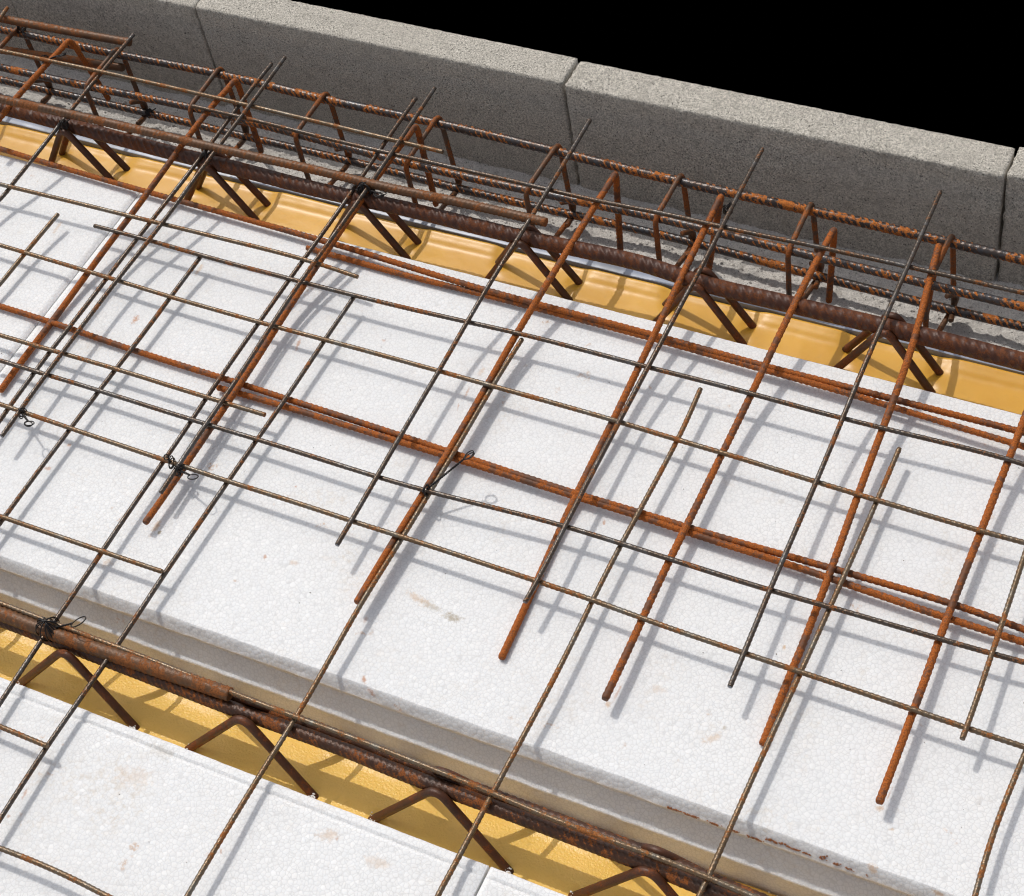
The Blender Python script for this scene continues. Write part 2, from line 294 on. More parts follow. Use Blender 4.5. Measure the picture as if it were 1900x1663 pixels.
DATA = {
'A_x0': [[913,-1530,-50],[1304,-1528,-50],[1678,-1528,-50],[2027,-1533,-50],[2356,-1540,-50],[2675,-1547,-50],[2992,-1551,-50],[3311,-1552,-50],[3638,-1550,-50],[3976,-1547,-50],[4321,-1545,-50],[4666,-1543,-50],[5012,-1542,-50],[5360,-1544,-50],[5712,-1546,-50],[6057,-1543,-50],[6385,-1531,-50],[6700,-1516,-50],[7009,-1508,-50],[7320,-1506,-50],[7639,-1503,-50],[7960,-1495,-50],[8278,-1484,-50],[8589,-1476,-50],[8894,-1471,-50],[9194,-1467,-50],[9488,-1464,-50],[9777,-1462,-50],[10061,-1461,-50],[10342,-1461,-50],[10621,-1460,-50],[11121,-1460,-50],[11621,-1459,-50],[12121,-1459,-50],[12621,-1458,-50],[13121,-1458,-50],[13621,-1457,-50]],
'A_x1': [[634,-3374,-314],[1006,-3373,-314],[1375,-3375,-314],[1735,-3381,-315],[2084,-3387,-315],[2418,-3391,-314],[2741,-3392,-312],[3061,-3391,-309],[3385,-3392,-306],[3717,-3392,-302],[4055,-3391,-298],[4394,-3387,-294],[4730,-3381,-289],[5060,-3372,-284],[5380,-3362,-279],[5688,-3351,-274],[5987,-3342,-270],[6278,-3337,-268],[6565,-3337,-267],[6848,-3337,-266],[7129,-3337,-266],[7406,-3337,-266],[7680,-3334,-265],[7953,-3331,-265],[8229,-3329,-264],[8514,-3329,-264],[8816,-3331,-265],[9134,-3334,-265],[9462,-3332,-265],[9781,-3326,-264],[10070,-3319,-262],[10328,-3312,-261],[10569,-3306,-260],[10795,-3304,-260],[10995,-3306,-260],[11171,-3314,-262],[11670,-3329,-262],[12170,-3343,-262],[12670,-3357,-262],[13170,-3371,-262],[13670,-3386,-262],[14169,-3400,-262]],
'A_x2': [[574,-5403,-365],[799,-5403,-365],[1065,-5402,-365],[1378,-5402,-365],[1721,-5401,-364],[2083,-5402,-363],[2460,-5406,-360],[2847,-5411,-357],[3242,-5414,-353],[3640,-5416,-348],[4029,-5417,-343],[4396,-5420,-338],[4743,-5426,-333],[5074,-5431,-329],[5388,-5434,-326],[5683,-5432,-323],[5967,-5425,-320],[6251,-5413,-318],[6535,-5398,-316],[6819,-5381,-316],[7105,-5367,-315],[7398,-5358,-315],[7696,-5355,-315],[7986,-5357,-315],[8255,-5361,-315],[8505,-5364,-315],[8746,-5366,-315],[8984,-5369,-315],[9225,-5370,-315],[9474,-5368,-315],[9735,-5363,-315],[10002,-5357,-315],[10268,-5351,-315],[10529,-5347,-315],[10783,-5343,-315],[11029,-5339,-315],[11268,-5334,-315],[11507,-5327,-315],[11752,-5318,-315],[12252,-5301,-315],[12752,-5285,-315],[13251,-5268,-315],[13751,-5252,-315],[14251,-5235,-315],[14751,-5219,-315]],
'A_y0': [[1610,-507,5],[1621,-956,5],[1626,-1416,2],[1620,-1859,-8],[1600,-2247,-35],[1567,-2582,-83],[1524,-2894,-146],[1474,-3202,-210],[1426,-3506,-262],[1392,-3802,-293],[1376,-4104,-306],[1373,-4429,-310],[1375,-4776,-310],[1379,-5132,-310],[1386,-5502,-310],[1398,-5896,-310],[1413,-6305,-310]],
'A_y1': [[3604,-484,5],[3611,-934,4],[3614,-1415,-3],[3603,-1929,-26],[3566,-2439,-76],[3506,-2908,-147],[3448,-3324,-218],[3415,-3704,-267],[3410,-4073,-289],[3420,-4445,-295],[3429,-4805,-296],[3431,-5139,-296],[3432,-5450,-296],[3436,-5754,-296],[3444,-6059,-296],[3452,-6364,-296]],
'A_y2': [[5536,-462,5],[5542,-897,5],[5546,-1315,5],[5547,-1702,1],[5539,-2059,-13],[5520,-2393,-45],[5490,-2718,-95],[5459,-3045,-154],[5436,-3374,-209],[5425,-3704,-246],[5424,-4033,-264],[5427,-4361,-269],[5433,-4694,-270],[5440,-5041,-270],[5449,-5391,-270],[5458,-5724,-270],[5465,-6031,-270],[5471,-6324,-269]],
'A_y3': [[7503,-350,5],[7506,-817,5],[7512,-1264,5],[7519,-1673,1],[7520,-2035,-11],[7511,-2360,-38],[7493,-2670,-82],[7471,-2995,-138],[7449,-3350,-194],[7435,-3731,-234],[7430,-4130,-254],[7432,-4543,-259],[7437,-4955,-260],[7446,-5342,-260],[7456,-5690,-260],[7459,-6001,-260],[7453,-6289,-260]],
'A_y4': [[9456,-415,5],[9464,-971,5],[9470,-1463,4],[9473,-1864,-2],[9473,-2195,-20],[9468,-2493,-53],[9461,-2786,-102],[9456,-3090,-156],[9454,-3417,-205],[9456,-3768,-238],[9461,-4126,-254],[9467,-4468,-259],[9473,-4791,-260],[9478,-5107,-260],[9485,-5428,-260],[9495,-5763,-260],[9505,-6109,-260],[9514,-6459,-260]],
'A_y5': [[11437,2243,-196],[11438,1743,-196],[11439,1243,-196],[11440,743,-196],[11440,243,-196],[11441,-257,-196],[11442,-757,-196],[11443,-1257,-196],[11444,-1757,-196],[11445,-2257,-196],[11445,-2757,-196],[11446,-3257,-196],[11446,-3509,-226],[11447,-3767,-247],[11451,-4039,-257],[11457,-4334,-260],[11467,-4657,-260],[11476,-4993,-260],[11483,-5316,-260],[11490,-5604,-260],[11496,-5852,-260],[11498,-6063,-260],[11497,-6245,-260]],
'B_x0': [[-3326,-3888,-365],[-2826,-3897,-365],[-2326,-3907,-365],[-1826,-3916,-365],[-1326,-3926,-365],[-826,-3935,-365],[-326,-3944,-365],[88,-3952,-365],[503,-3960,-365],[904,-3968,-365],[1285,-3978,-365],[1660,-3990,-364],[2043,-4001,-363],[2430,-4008,-360],[2806,-4012,-357],[3158,-4015,-354],[3501,-4016,-350],[3855,-4015,-345],[4210,-4014,-341],[4539,-4014,-336],[4838,-4016,-332],[5124,-4018,-329],[5412,-4020,-325],[5704,-4023,-322],[5999,-4025,-320],[6290,-4026,-318],[6578,-4028,-316],[6862,-4029,-316],[7140,-4031,-315],[7412,-4036,-315],[7679,-4044,-315],[7946,-4051,-315],[8215,-4057,-315],[8481,-4061,-315],[8738,-4067,-315],[8987,-4076,-315],[9235,-4084,-315],[9490,-4092,-315],[9756,-4099,-315],[10023,-4105,-315],[10284,-4111,-315],[10538,-4117,-315],[10800,-4121,-315],[11089,-4122,-315],[11407,-4119,-315],[11906,-4117,-315],[12406,-4115,-315],[12906,-4113,-315],[13406,-4112,-315],[13906,-4110,-315],[14406,-4108,-315]],
'B_x1': [[-1912,-5847,-365],[-1412,-5859,-365],[-912,-5870,-365],[-412,-5881,-365],[88,-5892,-365],[588,-5904,-365],[1087,-5915,-365],[1533,-5925,-364],[1940,-5934,-363],[2298,-5942,-362],[2621,-5949,-359],[2939,-5956,-356],[3275,-5963,-352],[3631,-5970,-348],[3981,-5976,-344],[4302,-5979,-339],[4595,-5980,-335],[4875,-5982,-332],[5154,-5986,-328],[5433,-5991,-325],[5715,-5993,-322],[5999,-5993,-320],[6288,-5995,-318],[6579,-5998,-316],[6869,-6002,-316],[7157,-6006,-315],[7445,-6010,-315],[7732,-6014,-315],[8013,-6021,-315],[8288,-6033,-315],[8570,-6045,-315],[8869,-6055,-315],[9174,-6061,-315],[9466,-6065,-315],[9735,-6069,-315],[9981,-6073,-315],[10207,-6076,-315],[10423,-6079,-315],[10633,-6082,-315],[10843,-6085,-315],[11057,-6089,-315],[11280,-6094,-315],[11509,-6098,-315],[11743,-6101,-315],[11979,-6103,-315],[12479,-6109,-315],[12979,-6114,-315],[13479,-6120,-315],[13979,-6125,-315],[14479,-6131,-315],[14979,-6136,-315]],
'B_x2': [[-416,-7979,-375],[84,-7984,-375],[584,-7988,-375],[1084,-7993,-375],[1584,-7998,-375],[2084,-8002,-375],[2584,-8007,-375],[2914,-8011,-375],[3258,-8014,-375],[3629,-8015,-375],[4028,-8017,-375],[4438,-8023,-375],[4831,-8033,-375],[5198,-8044,-375],[5550,-8052,-375],[5889,-8055,-375],[6207,-8054,-375],[6514,-8054,-375],[6823,-8058,-375],[7131,-8065,-375],[7423,-8072,-375],[7697,-8078,-375],[7957,-8088,-375],[8208,-8100,-375],[8452,-8112,-375],[8690,-8117,-375],[8925,-8118,-375],[9160,-8116,-375],[9405,-8115,-375],[9683,-8118,-375],[10006,-8128,-375],[10361,-8145,-375],[10860,-8165,-375],[11360,-8184,-375],[11859,-8204,-375],[12359,-8223,-375],[12859,-8243,-375],[13358,-8263,-375]],
'B_x3': [[1150,-10212,-341],[1650,-10205,-341],[2150,-10198,-341],[2650,-10190,-341],[3150,-10183,-341],[3650,-10176,-341],[4150,-10168,-341],[4441,-10160,-337],[4734,-10160,-334],[5028,-10170,-330],[5323,-10188,-326],[5822,-10211,-326],[6322,-10235,-326],[6821,-10258,-326],[7320,-10282,-326],[7820,-10305,-326],[8319,-10329,-326]],
'B_ym': [[66,-3312,-356],[26,-3643,-389],[0,-4011,-410],[-12,-4416,-420],[-38,-4916,-420],[-63,-5415,-420],[-88,-5914,-420],[-113,-6414,-420],[-138,-6913,-420],[-163,-7413,-420]],
'B_y0': [[2059,-3374,-368],[2036,-3680,-394],[2021,-4014,-411],[2014,-4374,-418],[2007,-4738,-419],[1997,-5095,-419],[1988,-5466,-419],[1982,-5853,-419],[1978,-6216,-419],[1975,-6524,-419],[1975,-6783,-419],[1976,-7001,-419],[1977,-7188,-419],[1979,-7688,-419],[1982,-8188,-419],[1984,-8688,-419],[1987,-9188,-419],[1989,-9688,-419],[1992,-10188,-419]],
'B_y1': [[4029,-3372,-350],[4009,-3682,-376],[3997,-4022,-391],[3994,-4390,-397],[3992,-4756,-398],[3986,-5090,-399],[3978,-5395,-399],[3972,-5689,-399],[3967,-5983,-399],[3963,-6283,-399],[3958,-6584,-399],[3954,-6880,-399],[3950,-7168,-401],[3948,-7447,-407],[3944,-7729,-415],[3938,-8029,-423],[3931,-8343,-426],[3925,-8643,-424],[3923,-8916,-417],[3926,-9171,-409],[3932,-9421,-404],[3938,-9670,-400],[3945,-9918,-399],[3958,-10418,-399],[3971,-10918,-399],[3984,-11418,-399],[3997,-11918,-399],[4010,-12418,-399],[4023,-12917,-399]],
'B_y2': [[6023,-3354,-327],[6000,-3643,-352],[5987,-3935,-367],[5984,-4234,-373],[5986,-4550,-374],[5987,-4901,-374],[5985,-5277,-374],[5981,-5639,-375],[5976,-5959,-375],[5970,-6240,-375],[5963,-6501,-375],[5959,-6758,-375],[5960,-7016,-376],[5963,-7274,-381],[5963,-7526,-392],[5959,-7772,-407],[5953,-8014,-420],[5946,-8253,-427],[5940,-8492,-425],[5939,-8732,-417],[5942,-8974,-404],[5947,-9214,-390],[5951,-9451,-381],[5953,-9683,-376],[5953,-9911,-375],[5954,-10411,-375],[5955,-10911,-375],[5957,-11411,-375],[5958,-11911,-375],[5959,-12411,-375],[5961,-12911,-375]],
'B_y3': [[7995,-3378,-328],[8005,-3673,-350],[8010,-3970,-364],[8008,-4277,-369],[8002,-4608,-370],[7994,-4962,-370],[7986,-5322,-370],[7983,-5664,-370],[7986,-5984,-370],[7993,-6294,-370],[7997,-6601,-370],[7997,-6906,-371],[7992,-7203,-376],[7983,-7490,-387],[7971,-7779,-404],[7961,-8079,-418],[7954,-8378,-424],[7952,-8649,-419],[7952,-8884,-407],[7954,-9102,-391],[7956,-9602,-391],[7959,-10102,-391],[7961,-10602,-391],[7964,-11102,-391],[7966,-11602,-391],[7969,-12102,-391]],
'B_y4': [[10035,-3447,-339],[10032,-3761,-356],[10029,-4078,-366],[10028,-4397,-370],[10026,-4723,-370],[10022,-5062,-370],[10017,-5401,-370],[10012,-5718,-370],[10007,-6008,-370],[10002,-6286,-370],[9996,-6562,-370],[9991,-6837,-370],[9985,-7110,-373],[9980,-7374,-381],[9974,-7623,-396],[9968,-7855,-412],[9962,-8072,-424],[9953,-8281,-430],[9935,-8781,-430],[9917,-9281,-430],[9899,-9780,-430],[9880,-10280,-430],[9862,-10780,-430],[9844,-11279,-430]],
'B_y5': [[12184,-1889,-370],[12162,-2389,-370],[12140,-2888,-370],[12118,-3388,-370],[12097,-3887,-370],[12075,-4387,-370],[12053,-4886,-370],[12042,-5146,-370],[12031,-5403,-370],[12019,-5657,-370],[12008,-5905,-370],[11997,-6148,-370],[11985,-6384,-370],[11975,-6614,-370],[11970,-6840,-370],[11973,-7060,-370],[11981,-7277,-372],[11992,-7492,-374],[12014,-7991,-374],[12036,-8491,-374],[12059,-8990,-374],[12081,-9490,-374],[12103,-9989,-374],[12125,-10489,-374]],
'C_x0': [[-5040,-1426,-50],[-4540,-1415,-50],[-4040,-1403,-50],[-3540,-1391,-50],[-3040,-1380,-50],[-2541,-1368,-50],[-2041,-1356,-50],[-1658,-1347,-50],[-1277,-1338,-50],[-898,-1331,-50],[-519,-1325,-50],[-139,-1322,-50],[242,-1321,-50],[619,-1321,-50],[990,-1322,-50],[1352,-1323,-50],[1705,-1325,-50],[2056,-1329,-50],[2414,-1333,-50],[2775,-1338,-50],[3129,-1344,-50],[3471,-1348,-50],[3807,-1352,-50],[4140,-1356,-50]],
'C_x1': [[-3833,-3223,-270],[-3333,-3216,-270],[-2833,-3208,-270],[-2333,-3201,-270],[-1833,-3193,-270],[-1333,-3185,-270],[-833,-3178,-270],[-459,-3172,-269],[-87,-3166,-268],[280,-3161,-266],[643,-3156,-265],[1000,-3151,-264],[1351,-3146,-263],[1695,-3141,-261],[2034,-3137,-259],[2368,-3133,-257],[2698,-3129,-254],[3025,-3129,-252],[3349,-3136,-251],[3671,-3152,-252],[3991,-3175,-255]],
'C_x2': [[-2500,-5117,-365],[-2000,-5114,-365],[-1500,-5110,-365],[-1000,-5106,-365],[-500,-5103,-365],[0,-5099,-365],[500,-5096,-365],[911,-5094,-365],[1307,-5090,-365],[1685,-5087,-364],[2054,-5086,-363],[2421,-5090,-361],[2783,-5097,-358],[3142,-5102,-354],[3520,-5107,-349],[3930,-5111,-344]],
'C_x3': [[-1032,-7135,-364],[-532,-7136,-364],[-32,-7137,-364],[468,-7138,-364],[968,-7139,-364],[1468,-7140,-364],[1968,-7141,-364],[2287,-7142,-362],[2605,-7143,-359],[2925,-7144,-356],[3255,-7144,-353],[3598,-7145,-349],[3951,-7145,-344]],
'C_x4': [[411,-9089,-358],[911,-9099,-358],[1411,-9109,-358],[1911,-9119,-358],[2411,-9129,-358],[2911,-9139,-358],[3411,-9149,-358],[3688,-9154,-355],[3964,-9159,-352]],
'C_y0': [[-571,-563,-105],[-574,-1102,-105],[-573,-1569,-108],[-575,-1961,-121],[-595,-2320,-155],[-640,-2673,-214],[-702,-3010,-286],[-769,-3323,-358],[-866,-3814,-358],[-963,-4304,-358],[-1060,-4795,-358],[-1157,-5285,-358],[-1254,-5776,-358],[-1351,-6266,-358]],
'C_y1': [[1415,-549,-105],[1408,-936,-105],[1409,-1362,-107],[1411,-1806,-117],[1398,-2207,-141],[1363,-2542,-185],[1309,-2842,-244],[1250,-3142,-307],[1198,-3444,-362],[1167,-3737,-398],[1155,-4028,-415],[1153,-4345,-419],[1150,-4691,-420],[1147,-5040,-420],[1150,-5382,-420],[1159,-5724,-420],[1173,-6069,-420],[1190,-6569,-420],[1207,-7068,-420],[1225,-7568,-420],[1242,-8068,-420],[1259,-8567,-420],[1276,-9067,-420]],
'C_y2': [[3394,-596,-105],[3393,-953,-105],[3393,-1304,-105],[3394,-1649,-108],[3392,-1989,-121],[3373,-2324,-152],[3335,-2650,-203],[3284,-2971,-265],[3234,-3302,-328],[3197,-3648,-375],[3178,-4008,-399],[3170,-4378,-407],[3169,-4743,-409],[3172,-5080,-409],[3178,-5387,-409],[3182,-5676,-409],[3184,-5959,-409],[3186,-6243,-409],[3187,-6526,-409],[3190,-6807,-409],[3195,-7087,-410],[3199,-7370,-413],[3200,-7653,-418],[3197,-7928,-424],[3195,-8188,-428],[3199,-8436,-428],[3208,-8679,-426],[3219,-8922,-422],[3240,-9421,-422],[3260,-9921,-422],[3281,-10420,-422],[3301,-10920,-422],[3322,-11420,-422],[3342,-11919,-422]],
'C_ym': [[-2509,-571,-105],[-2480,-779,-105],[-2411,-1274,-105],[-2342,-1769,-105],[-2273,-2265,-105],[-2205,-2760,-105],[-2136,-3255,-105],[-2067,-3750,-105]],
'O_a': [[-2878,-4585,-495],[-2378,-4596,-495],[-1878,-4607,-495],[-1378,-4618,-495],[-878,-4629,-495],[-378,-4639,-495],[121,-4650,-495],[491,-4656,-495],[858,-4666,-495],[1222,-4680,-495],[1582,-4697,-494],[1936,-4711,-493],[2286,-4721,-492],[2632,-4729,-489],[2977,-4736,-486],[3327,-4745,-482],[3683,-4758,-477],[4034,-4771,-473],[4367,-4782,-468],[4676,-4792,-464],[4976,-4802,-461],[5275,-4813,-457],[5575,-4826,-454],[5873,-4839,-451],[6170,-4851,-449],[6465,-4863,-447],[6757,-4874,-446],[7049,-4883,-445],[7345,-4889,-445],[7647,-4891,-445],[7942,-4891,-445],[8213,-4892,-445],[8458,-4895,-445],[8694,-4896,-445],[8935,-4894,-445],[9182,-4890,-445],[9436,-4885,-445],[9696,-4880,-445],[9951,-4876,-445],[10192,-4874,-445],[10421,-4872,-445],[10644,-4872,-445],[10870,-4874,-445],[11111,-4881,-445],[11372,-4896,-445],[11646,-4917,-445],[12145,-4951,-445],[12644,-4984,-445],[13143,-5018,-445],[13642,-5051,-445],[14140,-5085,-445],[14639,-5118,-445]],
'O_b': [[3152,-4861,-494],[3472,-4858,-490],[3795,-4858,-486],[4116,-4861,-482],[4425,-4866,-478],[4722,-4872,-474],[5015,-4877,-470],[5309,-4881,-467],[5603,-4885,-463],[5897,-4889,-461],[6190,-4895,-458],[6482,-4901,-457],[6771,-4907,-456],[7061,-4913,-455],[7356,-4917,-455],[7659,-4921,-455],[7955,-4925,-455],[8228,-4932,-455],[8476,-4941,-455],[8714,-4948,-455],[8957,-4953,-455],[9207,-4957,-455],[9465,-4963,-455],[9733,-4972,-455],[10003,-4984,-455],[10268,-4996,-455],[10526,-5007,-455],[10777,-5018,-455],[11017,-5026,-455],[11246,-5032,-455],[11466,-5036,-455],[11682,-5038,-455],[12182,-5046,-455],[12682,-5053,-455],[13182,-5060,-455],[13682,-5068,-455],[14182,-5075,-455],[14681,-5082,-455]],
'O_c': [[-4411,-2344,-480],[-3911,-2370,-480],[-3412,-2396,-480],[-2913,-2422,-480],[-2413,-2448,-480],[-1914,-2474,-480],[-1415,-2500,-480],[-909,-2528,-478],[-438,-2550,-476],[-4,-2566,-474],[406,-2579,-472],[796,-2591,-470],[1164,-2601,-468],[1515,-2611,-466],[1856,-2620,-464],[2193,-2629,-462],[2525,-2638,-460],[2854,-2648,-458],[3183,-2658,-456],[3519,-2671,-454],[3866,-2689,-452],[4218,-2710,-450],[4570,-2731,-448],[4917,-2751,-446],[5259,-2765,-444],[5591,-2774,-442],[5909,-2778,-441],[6208,-2782,-439],[6493,-2786,-437],[6773,-2790,-435],[7061,-2796,-433],[7374,-2804,-431],[7713,-2814,-429],[8062,-2823,-428],[8403,-2830,-427],[8732,-2832,-426],[9059,-2832,-424],[9388,-2833,-423],[9707,-2834,-422],[9996,-2835,-421],[10254,-2835,-420],[10494,-2835,-419],[10714,-2835,-417],[10897,-2836,-416],[11044,-2837,-415],[11544,-2841,-415],[12044,-2844,-415],[12544,-2848,-415],[13044,-2851,-415],[13544,-2855,-415],[14044,-2858,-415]],
'O_d': [[3051,-2767,-512],[3365,-2776,-510],[3680,-2784,-507],[3997,-2793,-505],[4313,-2798,-503],[4630,-2798,-500],[4944,-2796,-498],[5253,-2795,-495],[5554,-2795,-493],[5851,-2798,-490],[6148,-2802,-486],[6445,-2806,-481],[6741,-2810,-476],[7034,-2816,-470],[7326,-2823,-465],[7617,-2833,-460],[7908,-2845,-454],[8199,-2857,-449],[8490,-2868,-444],[8785,-2877,-440],[9088,-2887,-437],[9401,-2899,-435],[9710,-2916,-433],[9998,-2932,-431],[10258,-2947,-429],[10502,-2961,-426],[10729,-2973,-424],[10925,-2984,-422],[11090,-2994,-420],[11589,-3022,-420],[12088,-3050,-420],[12587,-3079,-420],[13086,-3107,-420],[13586,-3135,-420],[14085,-3163,-420]],
'L3': [[-4424,-2265,20],[-3924,-2249,20],[-3424,-2233,20],[-2924,-2217,20],[-2424,-2202,20],[-1925,-2186,20],[-1425,-2170,20],[-973,-2155,17],[-532,-2142,14],[-110,-2132,11],[297,-2125,8],[694,-2119,5],[1083,-2115,2],[1463,-2109,-1],[1835,-2101,-4],[2201,-2091,-7],[2562,-2080,-10],[2918,-2072,-13],[3268,-2071,-16],[3609,-2071,-18],[3939,-2065,-21],[4257,-2050,-22],[4565,-2036,-24],[4863,-2027,-26],[5153,-2022,-27],[5437,-2020,-28],[5720,-2017,-30]],
'L4': [[-5586,-777,-200],[-5086,-762,-200],[-4586,-747,-200],[-4087,-733,-200],[-3587,-718,-200],[-3087,-704,-200],[-2587,-689,-200],[-2088,-676,-200],[-1593,-660,-200],[-1105,-639,-200],[-621,-616,-200]],
'L4b': [[-5648,-1107,-600],[-5150,-1063,-600],[-4652,-1018,-600],[-4154,-974,-600],[-3656,-929,-600],[-3158,-884,-600],[-2660,-840,-600],[-2212,-799,-600],[-1760,-759,-600],[-1299,-719,-600],[-834,-680,-600]],
'R2': [[1122,-966,-115],[1095,-1330,-116],[1080,-1712,-122],[1071,-2096,-141],[1051,-2454,-183],[1012,-2795,-244],[961,-3146,-314],[911,-3521,-378],[871,-3905,-438],[853,-4288,-476],[846,-4653,-496],[845,-5003,-500],[850,-5345,-500],[864,-5688,-500]],
'R2_leg': [[1127,-926,-391],[1152,-926,-1265]],
'R3': [[3602,-1055,-115],[3574,-1454,-121],[3548,-1906,-142],[3517,-2388,-187],[3475,-2842,-255],[3430,-3248,-326],[3401,-3624,-379],[3397,-4005,-405],[3408,-4416,-414],[3417,-4848,-416],[3421,-5265,-416],[3423,-5641,-416],[3424,-5985,-416],[3423,-6326,-416],[3419,-6674,-416]],
'R3_leg': [[3603,-1015,-347],[3618,-1015,-1356]],
'R1': [[-1337,-922,-115],[-1364,-1393,-117],[-1385,-1825,-124],[-1400,-2201,-145],[-1415,-2535,-179]],
'R1_leg': [[-1205,-882,-477],[-1080,-882,-1010]],
'R4': [[6082,-1089,-115],[6067,-1552,-120],[6052,-1991,-134],[6032,-2373,-163],[6004,-2696,-208],[5972,-2998,-262],[5944,-3317,-315],[5928,-3664,-355],[5923,-4040,-376],[5924,-4443,-384],[5925,-4865,-385],[5924,-5274,-385],[5918,-5639,-385],[5912,-5953,-385],[5909,-6237,-385],[5909,-6509,-385],[5910,-6777,-385]],
'R4_leg': [[6058,-1049,-591],[6009,-1049,-1357]],
'R5': [[7295,-1064,-115],[7307,-1476,-117],[7318,-1876,-127],[7325,-2250,-151],[7326,-2589,-191],[7321,-2904,-244],[7315,-3219,-296],[7314,-3562,-338],[7318,-3929,-366],[7318,-4279,-394],[7316,-4604,-426],[7315,-4922,-459],[7321,-5246,-489],[7336,-5571,-507],[7356,-5889,-510],[7374,-6194,-510],[7390,-6489,-510],[7405,-6779,-510]],
'R5_leg': [[7203,-1024,-453],[7064,-1024,-1365]],
'R6': [[8575,-1179,-115],[8562,-1464,-116],[8552,-1782,-121],[8543,-2123,-137],[8531,-2456,-171],[8518,-2767,-219],[8505,-3064,-273],[8493,-3363,-321],[8483,-3677,-355],[8477,-4005,-373],[8476,-4339,-379],[8476,-4678,-380],[8475,-5027,-380],[8475,-5375,-380],[8481,-5707,-380],[8490,-6017,-380],[8498,-6315,-380],[8503,-6608,-380],[8506,-6899,-380]],
'R6_leg': [[8557,-1139,-471],[8508,-1139,-1237]],
'R7': [[9643,-1078,-115],[9678,-1356,-116],[9720,-1679,-119],[9764,-2031,-132],[9796,-2369,-160],[9812,-2673,-203],[9818,-2962,-254],[9820,-3257,-305],[9825,-3570,-344],[9836,-3901,-368],[9853,-4245,-377],[9870,-4586,-384],[9882,-4899,-406],[9889,-5179,-441],[9893,-5440,-476],[9895,-5701,-502],[9898,-5969,-510],[9904,-6237,-510],[9912,-6500,-510],[9920,-6759,-510]],
'R7_leg': [[9627,-1038,-469],[9542,-1038,-1166]],
'R8': [[11048,-1378,-115],[11043,-1770,-122],[11039,-2146,-141],[11035,-2494,-177],[11029,-2807,-227],[11023,-3098,-279],[11016,-3398,-325],[11011,-3724,-357],[11009,-4058,-374],[11007,-4374,-379],[11006,-4664,-380],[11006,-4943,-380],[11009,-5217,-380],[11014,-5488,-380],[11020,-5754,-380],[11024,-6013,-380],[11027,-6264,-380],[11030,-6509,-380],[11032,-6749,-380],[11033,-6987,-380]],
'R8_leg': [[11036,-1338,-397],[10995,-1338,-1150]],
'CR': [[-4591,-2034,-220],[-4091,-2043,-220],[-3591,-2053,-220],[-3091,-2062,-220],[-2591,-2071,-220],[-2091,-2080,-220],[-1592,-2089,-220],[-1082,-2098,-220],[-596,-2108,-220],[-144,-2120,-220],[282,-2132,-220],[700,-2142,-220],[1118,-2147,-220],[1528,-2147,-220],[1913,-2148,-220],[2273,-2155,-220],[2621,-2163,-220],[2975,-2165,-220],[3352,-2157,-220],[3744,-2141,-220],[4125,-2132,-220],[4484,-2132,-220],[4823,-2136,-220],[5145,-2137,-220],[5448,-2133,-220],[5737,-2124,-220],[6019,-2114,-220],[6297,-2104,-220],[6571,-2095,-220],[6835,-2097,-220],[7091,-2117,-220],[7354,-2145,-220],[7645,-2163,-220],[7962,-2164,-220],[8286,-2159,-220],[8600,-2155,-220],[8897,-2153,-220],[9174,-2150,-220],[9437,-2148,-220],[9697,-2147,-220],[9966,-2148,-220],[10248,-2151,-220],[10540,-2157,-220],[10835,-2163,-220],[11335,-2173,-220],[11835,-2183,-220],[12335,-2194,-220],[12835,-2204,-220],[13335,-2214,-220],[13835,-2224,-220]],
'CF': [[-416,-8094,-530],[84,-8096,-530],[584,-8097,-530],[1084,-8099,-530],[1584,-8101,-530],[2084,-8103,-530],[2584,-8105,-530],[2914,-8106,-530],[3241,-8108,-530],[3565,-8109,-530],[3888,-8112,-530],[4208,-8116,-530],[4526,-8121,-530],[4837,-8125,-530],[5136,-8128,-530],[5420,-8127,-530],[5692,-8125,-530],[5958,-8122,-530],[6222,-8121,-530],[6488,-8124,-530],[6758,-8132,-530],[7038,-8139,-530],[7326,-8143,-530],[7613,-8142,-530],[7882,-8141,-530],[8127,-8141,-530],[8353,-8142,-530],[8570,-8142,-530],[8783,-8143,-530],[8995,-8144,-530],[9204,-8145,-530],[9416,-8147,-530],[9636,-8152,-530],[9867,-8161,-530],[10106,-8172,-530],[10605,-8192,-530],[11105,-8213,-530],[11604,-8234,-530],[12104,-8255,-530],[12604,-8276,-530],[13103,-8297,-530]],
'CG': [[-371,-8074,-410],[129,-8077,-410],[629,-8080,-410],[1129,-8083,-410],[1629,-8086,-410],[2129,-8089,-410],[2629,-8092,-410],[2984,-8095,-410],[3324,-8096,-410],[3643,-8092,-410],[3946,-8086,-410],[4248,-8079,-410],[4566,-8071,-410],[4907,-8063,-410],[5265,-8056,-410]],
